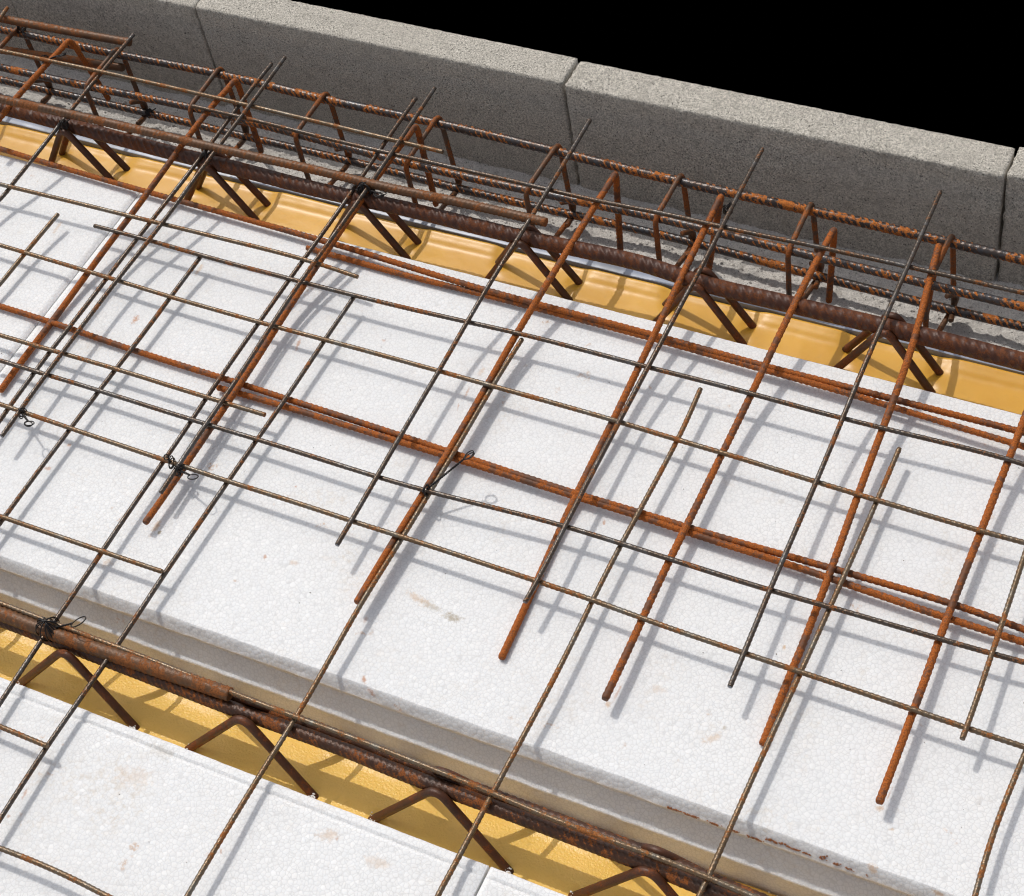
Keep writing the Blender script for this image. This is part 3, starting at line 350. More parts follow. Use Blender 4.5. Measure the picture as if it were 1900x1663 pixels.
'L5': [[-5761,-633,-470],[-5261,-630,-470],[-4761,-627,-470],[-4261,-625,-470],[-3761,-622,-470],[-3261,-619,-470],[-2761,-617,-470],[-2302,-615,-470],[-1847,-612,-470],[-1404,-608,-470],[-984,-601,-470],[-589,-590,-470],[-215,-575,-470],[152,-562,-470],[524,-556,-470],[904,-559,-470],[1290,-567,-470],[1674,-577,-470],[2053,-582,-470],[2425,-580,-470],[2790,-574,-470],[3148,-568,-470],[3494,-565,-470],[3827,-566,-470],[4150,-570,-470],[4466,-576,-470],[4784,-583,-470],[5110,-590,-470],[5450,-600,-470],[5798,-610,-470],[6146,-620,-470],[6485,-626,-470],[6816,-629,-470],[7138,-628,-470],[7455,-627,-470],[7769,-625,-470],[8082,-625,-470],[8394,-625,-470],[8704,-627,-470],[9011,-629,-470],[9311,-632,-470],[9602,-635,-470],[9881,-639,-470],[10151,-644,-470],[10417,-650,-470],[10917,-659,-470],[11417,-669,-470],[11917,-679,-470],[12417,-688,-470],[12917,-698,-470],[13417,-707,-470]],
'L6': [[-5308,-1291,-470],[-4808,-1284,-470],[-4308,-1277,-470],[-3808,-1270,-470],[-3308,-1262,-470],[-2808,-1255,-470],[-2308,-1248,-470],[-1844,-1242,-470],[-1390,-1235,-470],[-959,-1226,-470],[-559,-1214,-470],[-180,-1201,-470],[189,-1189,-470],[559,-1183,-470],[933,-1184,-470],[1307,-1192,-470],[1677,-1201,-470],[2036,-1213,-470],[2393,-1226,-470],[2765,-1241,-470],[3156,-1255,-470],[3544,-1265,-470],[3904,-1267,-470],[4234,-1265,-470],[4549,-1261,-470],[4858,-1255,-470],[5162,-1249,-470],[5460,-1242,-470],[5752,-1234,-470],[6041,-1226,-470],[6330,-1219,-470],[6624,-1215,-470],[6926,-1217,-470],[7233,-1221,-470],[7540,-1227,-470],[7845,-1233,-470],[8149,-1238,-470],[8455,-1243,-470],[8761,-1247,-470],[9065,-1251,-470],[9367,-1255,-470],[9671,-1259,-470],[9978,-1261,-470],[10286,-1263,-470],[10594,-1264,-470],[11094,-1266,-470],[11594,-1269,-470],[12094,-1271,-470],[12594,-1274,-470],[13094,-1276,-470],[13594,-1279,-470]],
'L7': [[-6169,-665,-1400],[-5669,-660,-1400],[-5169,-655,-1400],[-4669,-650,-1400],[-4169,-645,-1400],[-3669,-640,-1400],[-3169,-635,-1400],[-2752,-631,-1400],[-2337,-626,-1400],[-1928,-622,-1400],[-1523,-618,-1400],[-1124,-615,-1400],[-732,-613,-1400],[-348,-613,-1400],[31,-615,-1400],[414,-616,-1400],[814,-617,-1400],[1240,-615,-1400],[1676,-614,-1400],[2101,-615,-1400],[2502,-620,-1400],[2882,-629,-1400],[3255,-637,-1400],[3626,-643,-1400],[3999,-646,-1400],[4370,-645,-1400],[4732,-643,-1400],[5081,-638,-1400],[5421,-632,-1400],[5754,-626,-1400],[6081,-622,-1400],[6403,-622,-1400],[6718,-627,-1400],[7027,-637,-1400],[7332,-649,-1400],[7633,-660,-1400],[7931,-671,-1400],[8227,-681,-1400],[8523,-689,-1400],[8816,-696,-1400],[9107,-703,-1400],[9394,-708,-1400],[9677,-712,-1400],[9955,-713,-1400],[10230,-712,-1400],[10502,-710,-1400],[11002,-708,-1400],[11502,-706,-1400],[12002,-704,-1400],[12502,-702,-1400],[13002,-700,-1400],[13502,-698,-1400]],
}
STAIN_DATA = [[0.1707,-0.4279,0.0111,0.0053,-82.9,0,0.8],[0.3647,-0.4026,0.0128,0.0033,-76.6,0,0.6],[0.4565,-0.5687,0.0028,0.0027,19.4,0,0.7],[0.4706,-0.6536,0.0056,0.0028,-68.2,0,0.6],[0.5014,-0.6504,0.0082,0.0048,-1.6,2,0.35],[0.6516,-0.6478,0.025,0.0056,-6.7,1,0.5],[0.6754,-0.6518,0.016,0.0069,3.6,1,0.8],[0.6353,-0.6442,0.0228,0.0078,-11.6,2,0.45],[0.6297,-0.7414,0.007,0.0035,-53.0,0,0.7],[0.6408,-0.7493,0.0079,0.0025,-19.1,0,0.6],[0.8499,-0.6855,0.0048,0.0049,20.8,2,0.6],[0.8529,-0.6708,0.0157,0.002,-91.9,0,0.4],[0.7664,-0.5048,0.0057,0.0026,-66.2,0,0.6],[0.3464,-0.6585,0.0186,0.0046,-87.5,2,0.7],[0.3532,-0.6651,0.0047,0.0032,-85.4,1,0.9],[1.1036,-0.6947,0.0062,0.004,21.4,2,0.6],[1.1062,-0.6776,0.0129,0.0013,-93.5,0,0.4],[0.9477,-0.6838,0.0142,0.0073,43.5,2,0.4],[0.9547,-0.6698,0.0058,0.0026,54.4,1,0.5],[0.9739,-0.5748,0.0056,0.0029,-78.1,2,0.7],[0.5695,-0.373,0.0079,0.0045,-89.1,2,0.4],[0.5679,-0.4038,0.0132,0.0025,-84.4,0,0.5],[0.5674,-0.4227,0.0069,0.0017,-71.4,0,0.5],[0.4509,-0.3676,0.0035,0.0038,18.4,0,0.4],[0.1948,-0.6369,0.0063,0.0041,8.2,0,0.5],[0.1991,-0.6027,0.0042,0.0029,19.2,0,0.6],[0.3232,-0.7151,0.0089,0.0079,19.9,2,0.4],[1.1184,-0.7099,0.0044,0.0029,21.5,2,0.5],[0.5887,-0.6613,0.0122,0.0035,-89.3,2,0.6],[0.5993,-0.6831,0.0068,0.0033,-79.6,0,0.3],[1.115,-0.7475,0.0069,0.0047,-11.5,2,0.6],[1.1695,-0.7485,0.01,0.0024,-0.5,2,0.7],[0.8851,-0.6557,0.0125,0.0066,20.7,2,0.25],[1.1026,-0.378,0.0085,0.0039,-81.2,2,0.3],[0.2005,-0.3407,0.0156,0.0047,-85.5,2,0.5],[0.0004,-0.3339,0.0163,0.0042,-82.5,2,0.5],[0.3037,-0.8568,0.0075,0.0053,-7.7,0,0.5],[0.3918,-0.959,0.0089,0.0029,-80.0,0,0.5],[0.3906,-0.9824,0.0036,0.0033,21.4,0,0.6],[0.5874,-0.9655,0.0157,0.0026,-89.3,0,0.55],[0.5925,-0.9391,0.005,0.002,-68.3,0,0.5],[0.6831,-0.8907,0.003,0.0025,-70.5,0,0.5],[0.489,-0.8746,0.0226,0.01,-7.8,1,0.3],[0.4787,-0.9049,0.0316,0.0159,11.0,2,0.25],[0.6746,-0.8902,0.0167,0.01,11.2,2,0.4],[0.7266,-0.8967,0.0196,0.0096,1.5,2,0.3]]
TIES = [([0.5974, -0.5427, -0.03], [0.624, -0.5061, -0.014], 3, 'thin tie wire with a long twisted tail, on the hooked bar left of centre', 0.0055, 2, 0.005), ([0.3472, -0.6049, -0.03], [0.3656, -0.6103, -0.024], 4, 'small looped tie wire where two mesh wires and a hooked bar meet', 0.006, 1, 0.005), ([0.1408, -0.5949, -0.034], [0.1611, -0.6068, -0.026], 3, 'black tie wire with a round double loop near the left border', 0.0055, 2, 0.005), ([0.3346, -0.5993, -0.03], [0.3326, -0.5997, -0.025], 2, 'small black wire wrap just above the looped tie at left', 0.003, 1, 0.005), ([0.3219, -0.8075, -0.04], [0.3491, -0.7998, -0.026], 12, 'black tie wire bound round the front girder chord, its loop standing up at lower left', 0.0085, 1, 0.0115), ([0.3555, -0.212, -0.008], [0.3755, -0.2184, -0.001], 14, 'tangled black tie wire bundle over the rear girder right of the left mesh wires', 0.0065, 3, 0.008), ([-0.0496, -0.2225, -0.01], [-0.043, -0.2216, -0.004], 4, 'black tie wire binding a mesh wire to the dark chord near the left border', 0.003, 1, 0.005), ([0.1505, -0.2191, -0.008], [0.1541, -0.217, -0.004], 3, 'short black tie at the crossing of two mesh wires and the thick brown bar', 0.003, 1, 0.005), ([0.7457, -0.1266, -0.004], [0.7473, -0.1253, 0.0], 4, 'black tie wire knotted high on a mesh wire tip in front of the blocks', 0.003, 1, 0.005), ([-0.2363, -0.0621, -0.036], [-0.2218, -0.0741, -0.03], 4, 'black tie wire at the top left cage corner, where a long wire tail rises', 0.003, 1, 0.005), ([-0.1428, -0.1282, -0.012], [-0.1227, -0.124, -0.004], 2, 'thin pale tie wire curling off the leftmost hooked bar', 0.006, 2, 0.005), ([-0.0752, -0.062, -0.138], [-0.0683, -0.0616, -0.132], 4, 'black tie wire low in the cage at left', 0.003, 1, 0.005)]
def fn(x, y, z, f, oct=4):
    return mn.fractal(Vector((x * f, y * f, z * f)), 1.0, 2.0, oct)
def D(k): return np.array(DATA[k], float) / 10000.
# ================================================================ setting
g = 60.
tag(mesh('ground', [(-g, -g, -4), (g, -g, -4), (g, g, -4), (-g, g, -4)], np.array([[0, 1, 2, 3]]), MAT['void'], smooth=False), kind='structure')
FZ = -.163
def grid(x0, x1, y0, y1, nx, ny, fz):
    X = np.linspace(x0, x1, nx); Y = np.linspace(y0, y1, ny); V = np.array([(x, y, fz(x, y)) for y in Y for x in X])
    i = np.arange(ny - 1)[:, None] * nx; j = np.arange(nx - 1)[None, :]
    F = np.stack([i + j, i + j + 1, i + nx + j + 1, i + nx + j], -1).reshape(-1, 4)
    return V, F
def floor_z(x, y):
    z = FZ + .0038 * fn(x, y, 0, 24, 5) + .0016 * fn(x, y, 3, 140, 3)
    # trowelled smooth strip rising to the blocks, rough bed and long ridges towards the joist
    t = min(max((y + .045) / .045, 0), 1); z += .004 * t
    wv = y + .010 * fn(x, 0, 7, 6, 3)
    z += .0018 * max(0, math.sin((wv + .02) * 2 * math.pi / .038)) * (1 - t) * (.6 + .8 * fn(x, 1, 1, 9, 2))
    return z
V, F = grid(-1.0, 2.1, -.20, .012, 1300, 95, floor_z)
n0 = len(V)
tag(mesh('floor', V, F, MAT['floor']), kind='structure')
# wall body that carries the bed
def boxm(name, lo, hi, mat, parent=None):
    x0, y0, z0 = lo; x1, y1, z1 = hi
    V = [(x0, y0, z0), (x1, y0, z0), (x1, y1, z0), (x0, y1, z0), (x0, y0, z1), (x1, y0, z1), (x1, y1, z1), (x0, y1, z1)]
    F = np.array([[0, 3, 2, 1], [4, 5, 6, 7], [0, 1, 5, 4], [1, 2, 6, 5], [2, 3, 7, 6], [3, 0, 4, 7]])
    return mesh(name, V, F, mat, parent, smooth=False)
tag(boxm('masonry_wall', (-1.0, -.19, -3.9), (2.1, .044, FZ - .012), MAT['block']), 'grey masonry wall below the mortar bed, carrying the edge blocks', 'wall')

# ---------------------------------------------------------------- edge blocks
def edge_block(x0, x1, y0, z1, label, seed, tilt=0):
    dx, W, z0 = .0036, .0440, -.172
    nx = max(12, int((x1 - x0) / dx)); nf = 46; ntp = 13
    # section walked: front bottom -> front top -> back top -> back bottom
    sec = [(0, z0 + (z1 - z0) * t, 'f') for t in np.linspace(0, 1, nf)] + [(W * t, z1, 't') for t in np.linspace(0, 1, ntp)[1:]] + [(W, z1 - .16 * t, 'b') for t in np.linspace(0, 1, 20)[1:]]
    X = np.linspace(x0, x1, nx); V = []
    ce = (0, z1)
    for ix, x in enumerate(X):
        e = min(ix, nx - 1 - ix) * dx
        for (y, z, k) in sec:
            a = .00022 * fn(x + seed, y, z, 60, 4) + .0005 * fn(x, y + seed, z, 330, 3)
            # worn arrises
            d = math.hypot(y, z - z1); d2 = math.hypot(y - W, z - z1)
            wear = .0006 * max(0, 1 - d / .004) * (1 + 1.6 * fn(x, seed, 0, 130, 5)) + .0004 * max(0, 1 - d2 / .004) * (1 + 1.2 * fn(x, seed, 5, 130, 5))
            wear += .0009 * max(0, 1 - e / .005) * (1 + 1.2 * fn(seed, y * 1.3, z, 110, 4))
            yy, zz, xx = y, z, x
            if k == 'f': yy = y - a + wear
            elif k == 'b': yy = y + a - wear
            if k == 't' or d < .004 or d2 < .004: zz = z + a * 1.3 - wear
            if e < .004: xx += (1 if ix < nx / 2 else -1) * (.0002 + .0016 * fn(seed, y * 2, z * 2, 45, 3)) * (1 if e < .001 else .3)
            V.append((xx, y0 + yy + tilt * (x - x0), zz))
    m_ = len(sec); i = np.arange(nx - 1)[:, None] * m_; j = np.arange(m_ - 1)[None, :]
    F = np.stack([i + j, i + m_ + j, i + m_ + j + 1, i + j + 1], -1).reshape(-1, 4)
    FL = [tuple(f) for f in F.tolist()] + [tuple(range(m_)), tuple(range((nx - 1) * m_, nx * m_))[::-1]]
    o = mesh('edge_block', V, FL, MAT['block'])
    return tag(o, label, 'concrete block', 'concrete edge blocks along the wall')
edge_block(-.80, -.306, .0, .001, 'leftmost concrete edge block, only its shaded face showing in the top left corner', 1)
edge_block(-.3052, -.0008, -.001, .0, 'short grey concrete edge block at top left, behind the ends of two thick rusty bars', 2)
edge_block(.0008, .4976, .0, .0, 'long concrete edge block between the upper left joint and the middle joint', 3)
edge_block(.5018, .9985, -.002, -.001, 'long concrete edge block right of the middle joint, with the widest sunlit top', 4, .001)
edge_block(1.0020, 1.50, .001, .0, 'concrete edge block cut by the right border, past the last dark joint', 5)
edge_block(1.504, 2.0, .0, .0, 'concrete edge block at the far end, mostly outside the right border', 6)

# ================================================================ polystyrene blocks
STAINS = []
for (x, y, rx, ry, a, c, s) in STAIN_DATA: STAINS.append((x, y, rx, ry, a, [(.50, .22, .09), (.42, .36, .27), (.62, .42, .25)][c], s))
half = len(STAINS)
MAT['eps_main'] = eps_material('polystyrene_beads', [s for s in STAINS if s[1] > -.80])
MAT['eps_front'] = eps_material('polystyrene_beads_front', [s for s in STAINS if s[1] <= -.80])
def eps_block(x0, x1, sec, mat, label, seed, ch0=.003, ch1=.003, top=-.055):
    """section (y, z, wobble) extruded along x, ends chamfered"""
    xs = np.unique(np.r_[np.linspace(x0, x1, int((x1 - x0) / .0035)), x0 + .0006, x0 + ch0, x1 - .0006, x1 - ch1])
    V = []
    yc = sum(p[0] for p in sec) / len(sec)
    for x in xs:
        e0 = max(0, 1 - (x - x0) / ch0); e1 = max(0, 1 - (x1 - x) / ch1); drop = min(ch0, .0035) * .8 * e0 ** 1.5 + min(ch1, .0035) * .8 * e1 ** 1.5
        for (y, z, wv) in sec:
            a = wv * (fn(x + seed, y * 3, z * 3, 45, 3) + .5 * fn(x, seed, z, 260, 2))
            b = wv * (fn(x, y * 3 + seed, z * 3, 55, 3) + .5 * fn(x, z, seed, 240, 2))
            V.append((x, y + a, min(z + b * .8, top - drop + wv * .2) if z > top - .02 else z + b * .6))
    m_ = len(sec); nx = len(xs); i = np.arange(nx - 1)[:, None] * m_; j = np.arange(m_)[None, :]; j2 = (j + 1) % m_
    F = np.stack([i + j, i + m_ + j, i + m_ + j2, i + j2], -1).reshape(-1, 4)
    FL = [tuple(f) for f in F.tolist()] + [tuple(range(m_)), tuple(range((nx - 1) * m_, nx * m_))[::-1]]
    o = mesh('polystyrene_block', V, FL, MAT[mat], smooth=True)
    o.data.set_sharp_from_angle(angle=math.radians(24))
    return tag(o, label, 'polystyrene block', 'white polystyrene infill blocks')
T0 = -.055
def interp_top(a, b, n): return [(a + (b - a) * t, T0, 0) for t in np.linspace(0, 1, n)[1:-1]]
front_side = [(-.60, -.185, 0), (-.7695, -.185, .0003), (-.7685, -.130, .0003), (-.7662, -.116, .0003), (-.7638, -.1010, .0004), (-.7668, -.0962, .0005), (-.7660, -.0948, .0005), (-.7634, -.0936, .0004), (-.7618, -.0918, .0004), (-.7575, -.0845, .0003), (-.7538, -.0782, .0003),
              (-.7520, -.0755, .0003), (-.7518, -.0700, .0004), (-.7532, -.0668, .0004), (-.7542, -.0664, .0005), (-.7532, -.0648, .0006), (-.7502, -.0602, .0007), (-.7474, -.0561, .0005), (-.7460, T0, .0004)]
back_side = [(-.2545, T0, .0003), (-.2526, -.0560, .0003), (-.2522, -.0580, .0003), (-.2530, -.12, .0003), (-.2540, -.185, .0002)]
sec_main = front_side + interp_top(-.746, -.2545, 12) + back_side
eps_block(.0642, 1.62, sec_main, 'eps_main', 'large white polystyrene block filling the middle of the picture between the two yellow joists', 11, .006)
eps_block(-.85, .0625, sec_main, 'eps_main', 'white polystyrene block left of the pale joint at the left border', 12, .003, .006)
sec_front = [(-1.34, -.185, 0), (-1.34, -.06, .0003), (-1.337, T0, .0003)] + interp_top(-1.337, -.8770, 12) + [(-.8770, T0, .0003), (-.8752, -.0562, .0004), (-.8738, -.0568, .0004), (-.8726, -.0560, .0005), (-.8712, -.0549, .0004), (-.8660, -.0551, .0005), (-.8636, -.0562, .0004), (-.8624, -.0590, .0004), (-.8628, -.12, .0003), (-.8640, -.185, 0)]
eps_block(-.60, .8165, sec_front, 'eps_front', 'near white polystyrene block in the lower left corner with a raised rim', 13, .003, .010)
eps_block(.8190, 1.90, sec_front, 'eps_front', 'near white polystyrene block right of the bottom joint, cut by the bottom border', 14, .004)

# ================================================================ joists with lattice girders
def zigzag(xc, y, zc, side, off_top, off_bot, zbot, wbot, xs, r, parent, seed, lift):
    P = []
    for k, x in enumerate(xs):
        P += [(x - .1, y + side * off_bot, zbot), (x, y + side * off_top, zc + lift)]
    P.append((xs[-1] + .1, y + side * off_bot, zbot))
    Q = fillet(P, .016, 8)
    return bar('diagonal_bracing', Q, r, 'diag', parent, sides=12, curve=False, step=.003, seed=seed)
def joist(name, label, y, zc, rc, ztop, ylo, yhi, matc, x0, off_top, off_bot, zbot, chord_key, pitch, rib, cmat, bumpy):
    t = thing(name, label, 'joist', 'joists with lattice girders')
    feet = []
    for k in range(-5, 9):
        xa = x0 + .2 * k
        f = (zc - ztop) / (zc - zbot) * .1
        for s_ in (-1, 1):
            oy = off_top + (off_bot - off_top) * (zc - ztop) / (zc - zbot)
            feet += [(xa - f, y + s_ * oy), (xa + f, y + s_ * oy)]
    FT = np.array(feet)
    def zf(x, yy):
        z = ztop + (-.24 * (yy + .827) if ylo < -.8 else 0) + .0009 * bumpy * fn(x, yy, 2, 9, 2) + .0002 * bumpy * fn(x, yy, 9, 60, 2)
        d = np.hypot(FT[:, 0] - x, FT[:, 1] - yy)
        z -= .0028 * math.exp(-(d.min() / .0075) ** 2)              # coating dimples where the legs enter
        bx = abs((x - x0) % .2 - .1); wn = 1 / (1 + math.exp((bx - .047 - .003 * fn(x, yy, 4, 12, 2)) / .0035))
        z += .0036 * bumpy * wn / (1 + math.exp(-(yy - (y + .0185) + .0015 * fn(x, 0, 1, 9, 2)) / .0022))
        z += .0016 * bumpy / (1 + math.exp(-(yy - yhi + .008) / .0015))
        z -= .0026 * bumpy * wn / (1 + math.exp((yy - (y - .022)) / .0025))
        z -= .006 * max(0, (yy - yhi + .005) / .005) ** 2
        z -= .004 * max(0, (ylo + .004 - yy) / .004) ** 2
        return z
    V, F = grid(-.85, 1.7, ylo, yhi, 1100, 60, zf)
    nx, ny = 1100, 60; n = len(V)
    ring = list(range(nx)) + [nx * (i + 1) - 1 for i in range(1, ny)] + [nx * ny - 2 - i for i in range(nx - 1)] + [nx * (ny - 2 - i) for i in range(ny - 2)]
    VB = [(V[i][0], V[i][1], -.215) for i in ring]
    FL = F.tolist(); m_ = len(ring)
    for i in range(m_): FL.append([ring[i], n + i, n + (i + 1) % m_, ring[(i + 1) % m_]])
    FL.append([n + i for i in range(m_)][::-1])
    mesh('yellow_casing', np.vstack([V, VB]), FL, MAT[matc], t)
    xs = [x0 + .2 * k for k in range(-4, 7)]
    bar('top_chord', D(chord_key), rc, cmat, t, rib=rib, pitch=pitch, sides=24, seed=3, step=pitch / 8, roll0=.785, slant=.95)
    for s_, sd in ((-1, 1), (1, 2)): zigzag(0, y, zc, s_, off_top, off_bot, zbot, 0, xs, .0041, t, sd, .0100 if ylo > -.5 else .0130)
    return t
jr = joist('joist', 'yellow joist next to the wall with one very thick dark ribbed chord', -.2138, -.022, .0080, -.0870, -.262, -.1790, 'yellow_r', -.0505, .0118, .0150, -.168, 'CR', .0095, .0017, 'chord', 1.0)
# pale edging strip on the wall side of the rear joist
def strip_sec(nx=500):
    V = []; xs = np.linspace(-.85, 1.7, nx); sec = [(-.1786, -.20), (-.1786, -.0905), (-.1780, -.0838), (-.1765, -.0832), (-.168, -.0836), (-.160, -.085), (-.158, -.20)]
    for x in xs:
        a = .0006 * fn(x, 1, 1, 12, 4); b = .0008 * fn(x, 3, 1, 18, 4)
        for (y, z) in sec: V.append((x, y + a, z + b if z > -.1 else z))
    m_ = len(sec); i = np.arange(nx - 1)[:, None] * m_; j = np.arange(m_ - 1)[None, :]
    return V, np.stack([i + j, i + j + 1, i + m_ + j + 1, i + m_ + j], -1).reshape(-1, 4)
V, F = strip_sec(); o = mesh('edging_strip', V, F[:, ::-1], MAT['strip'], jr, smooth=True); o.data.set_sharp_from_angle(angle=math.radians(30)); o['label'] = 'pale edging strip with its bluish grey shade put into the colour'
jf = joist('joist', 'yellow joist in the foreground with a girder chord doubled by thinner bars', -.8130, -.053, .0066, -.113, -.872, -.7690, 'yellow_f', .3480, .0085, .0370, -.146, 'CF', .0062, .0006, 'chord2', .8)
P = D('CF'); P[:, 1] += .0118; P[:, 2] -= .004
bar('top_chord', P, .0055, 'chord2', jf, rib=.0006, pitch=.007, sides=14, seed=9)

# ================================================================ tie beam cage beside the wall
cage = thing('rebar_cage', 'dark steel tie beam cage with orange rust on its ribs, standing along the concrete blocks', 'rebar cage')
YB, YF, ZT, ZB = -.0600, -.1240, -.047, -.140
bar('longitudinal_bar', D('L5'), .0050, 'cage', cage, rib=.0007, pitch=.0075, sides=14, seed=21)
bar('longitudinal_bar', D('L6'), .0046, 'cage', cage, rib=.0005, pitch=.0075, sides=14, seed=22)
bar('longitudinal_bar', D('L7'), .0047, 'cage', cage, rib=.0006, pitch=.0075, sides=14, seed=23)
P = D('L6'); P[:, 2] = -.140; P[:, 1] -= .002
bar('longitudinal_bar', P, .0047, 'cage', cage, rib=.0006, pitch=.0075, sides=14, seed=24)
rnd = random.Random(4)
L5, L6 = D('L5'), D('L6')
for k in range(-4, 12):
    x = .0550 + .1512 * k; j = rnd.uniform(-.002, .002)
    yb = float(np.interp(x, L5[:, 0], L5[:, 1])) + .0078; yf = float(np.interp(x, L6[:, 0], L6[:, 1])) - .0078
    zt, zb = -.0400, -.1485; l = rnd.uniform(-.004, .004)
    P = [(x + .006, yb - .004, -.118), (x + .007, yb - .030, zb + .022), (x + .0065, yb - .003, zb), (x + .006, yb - .001, zb + .004), (x + l, yb, zt), (x + .003 + j, yf, zt - .001), (x + .004, yf, zb), (x + .005 + j, yb - .006, zb - .001), (x + .005, yb - .012, zb + .030), (x - .016, yb - .032, zb + .034)]
    P = [(x + .014, yb - .030, zb + .008), (x + .010, yb - .006, zb + .000), (x + .002 + l * .5, yb, zt), (x + .001 + j, yf, zt - .001), (x + .001, yf + .001, zb), (x + .0085, yb - .004, zb - .002), (x + .0135, yb - .004, zb + .024), (x + .0050, yb - .020, zb + .033)]
    Q = fillet(P, .012, 8)
    o = bar('stirrup', Q, .0030, 'stirrup', cage, rib=.0003, pitch=.005, sides=9, seed=40 + k, curve=False, step=.0012)

# ================================================================ welded mesh sheets
def sheet(label, keys, seed):
    t = thing('welded_mesh', label, 'steel mesh', 'welded wire mesh sheets')
    for i, (k, m_) in enumerate(keys):
        kind = 'cross_wire' if '_y' in k else 'long_wire'
        bar(kind, D(k), .00242, m_, t, rib=.00036, pitch=.0052, sides=10, seed=seed + i * 7, cut=(k in ('A_y2', 'A_y0', 'A_y3', 'A_y4')))
    return t
sheet('welded mesh sheet whose cross wires poke up in front of the blocks on the right', [('A_x0', 'wire_dark'), ('A_x1', 'wire_dark'), ('A_x2', 'wire_dark'), ('A_y0', 'wire_dark'), ('A_y1', 'wire_dark'), ('A_y2', 'wire_dark'), ('A_y3', 'wire_dark'), ('A_y4', 'wire_dark'), ('A_y5', 'wire')], 100)
sheet('welded mesh sheet running down over the front joist and out of the bottom border', [('B_x0', 'wire'), ('B_x1', 'wire'), ('B_x2', 'wire'), ('B_x3', 'wire'), ('B_ym', 'wire'), ('B_y0', 'wire_dark'), ('B_y1', 'wire_dark'), ('B_y2', 'wire'), ('B_y3', 'wire'), ('B_y4', 'wire'), ('B_y5', 'wire')], 200)
sheet('welded mesh sheet entering from the left, its long wires ending in short free tips', [('C_x0', 'wire'), ('C_x1', 'wire'), ('C_x2', 'wire'), ('C_x3', 'wire'), ('C_x4', 'wire'), ('C_y0', 'wire_dark'), ('C_y1', 'wire_dark'), ('C_y2', 'wire_dark'), ('C_ym', 'wire')], 300)

# ================================================================ loose bars
def loose(name, key, r, mat, label, cat='rebar', group=None, **k):
    o = bar(name, D(key), r, mat, None, **k); return tag(o, label, cat, group)
G1 = 'orange rusted bars lying under the mesh'
loose('rebar', 'O_a', .0031, 'orange', 'orange rusted bar crossing the middle block from the left border, upper one of its pair', group=G1, rib=.0006, pitch=.0062, seed=61)
loose('rebar', 'O_b', .0031, 'orange', 'orange rusted bar starting mid block and running under its twin to the right border', group=G1, rib=.0006, pitch=.0062, seed=62)
loose('rebar', 'O_c', .0031, 'orange', 'orange rusted bar along the wall side edge of the middle block from the left border', group=G1, rib=.0006, pitch=.0062, seed=63)
loose('rebar', 'O_d', .0030, 'orange', 'orange rusted bar with a free left end beside the wall side joist', group=G1, rib=.0006, pitch=.0062, seed=64)
loose('rebar', 'L3', .0049, 'brown', 'thick twisted looking brown bar lying above the rear girder, ending by a mesh wire', rib=.0005, pitch=.0055, sides=14, seed=65, style='helix')
loose('rebar', 'L4', .0050, 'brown', 'thick rusty bar at top left, the upper of two that end short', rib=.0005, pitch=.0075, sides=14, seed=66)
loose('rebar', 'L4b', .0052, 'brown', 'thick rusty bar at top left lying deeper in the cage, with a round cut end', rib=.0003, pitch=.0075, sides=14, seed=67)
loose('rebar', 'CG', .0066, 'brown', 'short thick rough bar laid on the front girder chord at lower left', rib=.0009, pitch=.0065, sides=16, seed=68)
# hooked bars
order = ['leftmost hooked orange bar, its bend between the two thick rusty bars', 'hooked orange bar second from the left, passing under the thick brown bar', 'hooked orange bar tied among two mesh wires, third from the left',
         'hooked orange bar with a twisted tie wire standing on its lower half', 'hooked orange bar whose straight end stops above the foreground block edge, left of centre right', 'hooked orange bar that ends above a rust smear, sixth from the left',
         'hooked orange bar lying beside a long mesh wire, second from the right border', 'hooked orange bar at the right border ending above a pinkish smear']
for i in range(1, 9):
    up = D('R%d' % i); leg = D('R%d_leg' % i)
    top = up[0]; e = leg[-1]
    d = (up[0] - up[1]); d /= np.linalg.norm(d)
    # bar runs up to the bend, turns down, hangs free
    turn = top + np.array([0, .004, .0005]); k1 = np.array([turn[0] + (e[0] - turn[0]) * .12, leg[0][1] + .002, turn[2] - .010])
    P = list(up[::-1][:-1]) + [top - d * .012]
    C1, _ = catmull(P, .004)
    Q = np.vstack([C1, fillet([C1[-1], turn, k1, e], .014, 9)[1:]])
    o = bar('hooked_bar', Q, .0034, 'orange', None, rib=.0005, pitch=.0062, sides=12, seed=80 + i, curve=False)
    tag(o, order[i - 1], 'hooked rebar', 'hooked orange bars anchored over the cage')

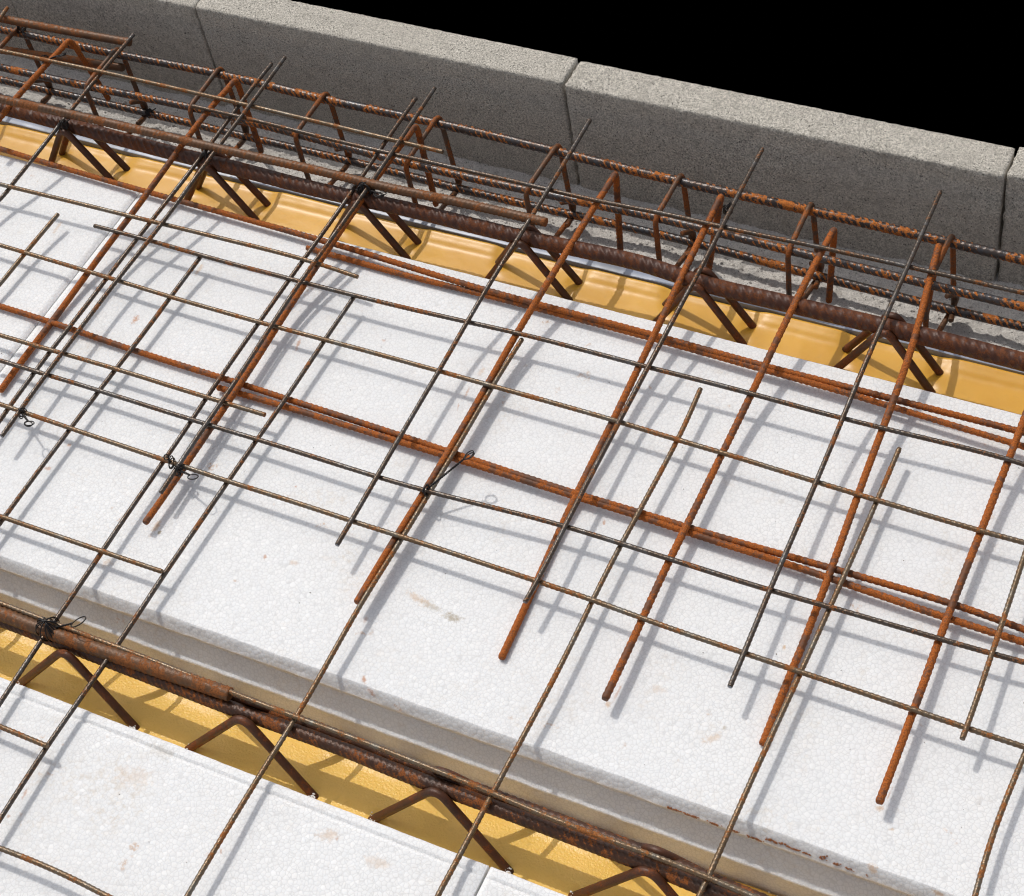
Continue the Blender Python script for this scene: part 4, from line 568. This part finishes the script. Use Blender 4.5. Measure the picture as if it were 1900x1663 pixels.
# ================================================================ tie wires
def ring_pts(c, u, v, r1, r2, n=16, a0=0, turns=1.0):
    c = np.array(c, float); u = np.array(u, float); v = np.array(v, float)
    return [c + u * r1 * math.cos(a0 + t) + v * r2 * math.sin(a0 + t) for t in np.linspace(0, 2 * math.pi * turns, int(n * turns))]
def tie(at, tip, wrap, label, loopr=.0060, seed=0, flat=False, loops=1, wr=.0052):
    """annealed wire: turns round the bars at `at`, a twisted pair up to `tip`, a loop at its end"""
    rs = np.random.RandomState(seed); at = np.array(at, float); tip = np.array(tip, float)
    V = []; F = []; off = 0
    def add(P, r=.00062):
        nonlocal off
        v, f, c, _ = tube(P, r, sides=6, step=.0009)
        V.append(v); F.extend((f + off).tolist()); F.extend((c + off).tolist()); off += len(v)
    for w_ in range(wrap):
        a = rs.rand() * 6.28; u = np.array([math.cos(a), math.sin(a), 0]); z = np.array([0, 0, 1.])
        add(ring_pts(at + rs.randn(3) * .0006, u, z + u * rs.randn() * .2, wr * (.9 + .2 * rs.rand()), wr * 1.15, 18, rs.rand() * 6))
    d = tip - at; L = np.linalg.norm(d); d /= L; n1 = np.cross(d, [0, 0, 1.]); n1 /= np.linalg.norm(n1); n2 = np.cross(n1, d)
    if L > .004:
        m_ = max(8, int(L / .0012))
        for ph in (0, math.pi):
            add([at + d * L * t + (n1 * math.cos(ph + t * L / .0045 * 6.28) + n2 * math.sin(ph + t * L / .0045 * 6.28)) * .0008 for t in np.linspace(0, 1, m_)])
    for q in range(loops):
        a = .25 * q; uu = d * math.cos(a) + n1 * math.sin(a); vv = n1 * math.cos(a) - d * math.sin(a) + n2 * (.35 + .2 * q)
        c = tip + uu * loopr; add(ring_pts(c, -uu, vv, loopr, loopr * (.55 + .3 * rs.rand()), 22, 0, 1.04))
    o = mesh('tie_wire', np.vstack(V), F, MAT['tie']); return tag(o, label, 'tie wire', 'black annealed wire ties')
for i, (a, b, n_, lab, lr, lp, wr) in enumerate(TIES): tie(a, b, n_, lab, lr, 10 + i, loops=lp, wr=wr)

# ================================================================ debris
def grains(name, pts, r0, r1, mat, label, cat, seed=0):
    rs = np.random.RandomState(seed); V = []; F = []; off = 0
    ico = [(0, 0, 1), (.9, 0, .4), (.28, .85, .4), (-.72, .53, .4), (-.72, -.53, .4), (.28, -.85, .4), (.72, .53, -.4), (-.28, .85, -.4), (-.9, 0, -.4), (-.28, -.85, -.4), (.72, -.53, -.4), (0, 0, -1)]
    tri = [(0, 1, 2), (0, 2, 3), (0, 3, 4), (0, 4, 5), (0, 5, 1), (1, 6, 2), (2, 7, 3), (3, 8, 4), (4, 9, 5), (5, 10, 1), (6, 7, 2), (7, 8, 3), (8, 9, 4), (9, 10, 5), (10, 6, 1), (11, 7, 6), (11, 8, 7), (11, 9, 8), (11, 10, 9), (11, 6, 10)]
    for p in pts:
        r = rs.uniform(r0, r1); s = np.array([1, rs.uniform(.6, 1), rs.uniform(.5, .9)]) * r
        for v in ico: V.append(np.array(p) + np.array(v) * s * rs.uniform(.8, 1.2))
        F += [tuple(off + i for i in t_) for t_ in tri]; off += 12
    o = mesh(name, V, F, MAT[mat], smooth=False); return tag(o, label, cat, None, 'stuff')
rs = np.random.RandomState(5)
P = []
for i in range(900):
    t = rs.beta(1.2, 1.5); x = .930 + .185 * t; y = -.7546 + .0009 * rs.rand() + (.0035 if t > .45 else 0) * rs.rand() * mn.noise(Vector((x * 60, 0, 0))) ** 2 * 4 + (.0018 if t > .5 else 0); zz = -.0660 + (y + .7544) * 1.35
    if mn.noise(Vector((x * 140, y * 300, 0))) > -.12: P.append((x, y, zz + .0004))
grains('rust_crumbs', P, .0003, .0008, 'grain', 'rust coloured crumbs caught along the lower edge of the big white block', 'crumbs')
P = []
for x0_, s in [(.348, 1), (.548, 1), (.748, 1), (.948, 1)]:
    for f in (-.0635, .0655):
        for i in range(16): P.append((x0_ + f + math.copysign(.003, f) + rs.randn() * .0022, -.842 + rs.randn() * .0022, -.1085 + abs(rs.randn()) * .0010))
for k in range(-1, 6):
    for f in (-.046, .049):
        for i in range(5): P.append((-.0505 + .2 * k + f + rs.randn() * .002, -.2135 + .0145 * rs.choice([-1, 1]) + rs.randn() * .002, -.0905))
for i in range(60): P.append((rs.uniform(.5, 1.1), -.7695 - abs(rs.randn()) * .0012, -.1262))
grains('polystyrene_crumbs', P, .0005, .0013, 'crumb', 'loose white polystyrene crumbs on the yellow coating around the bracing feet', 'crumbs')
P = [(rs.uniform(.0, 1.3), rs.uniform(-.74, -.27), -.0548) for i in range(70)] + [(rs.uniform(.1, .9), rs.uniform(-1.1, -.89), -.0548) for i in range(30)]
grains('grit', P, .0003, .0007, 'grit', 'scattered dark grit specks on the white polystyrene', 'grit')
P = [(rs.uniform(-.3, 1.2), rs.uniform(-.15, -.01), 0) for i in range(1500)]
P = [(x, y, floor_z(x, y) + .0005) for x, y, _ in P]
o = grains('mortar_crumbs', P, .0005, .0026, 'floor', 'small mortar crumbs lying on the rough bed beside the blocks', 'crumbs')
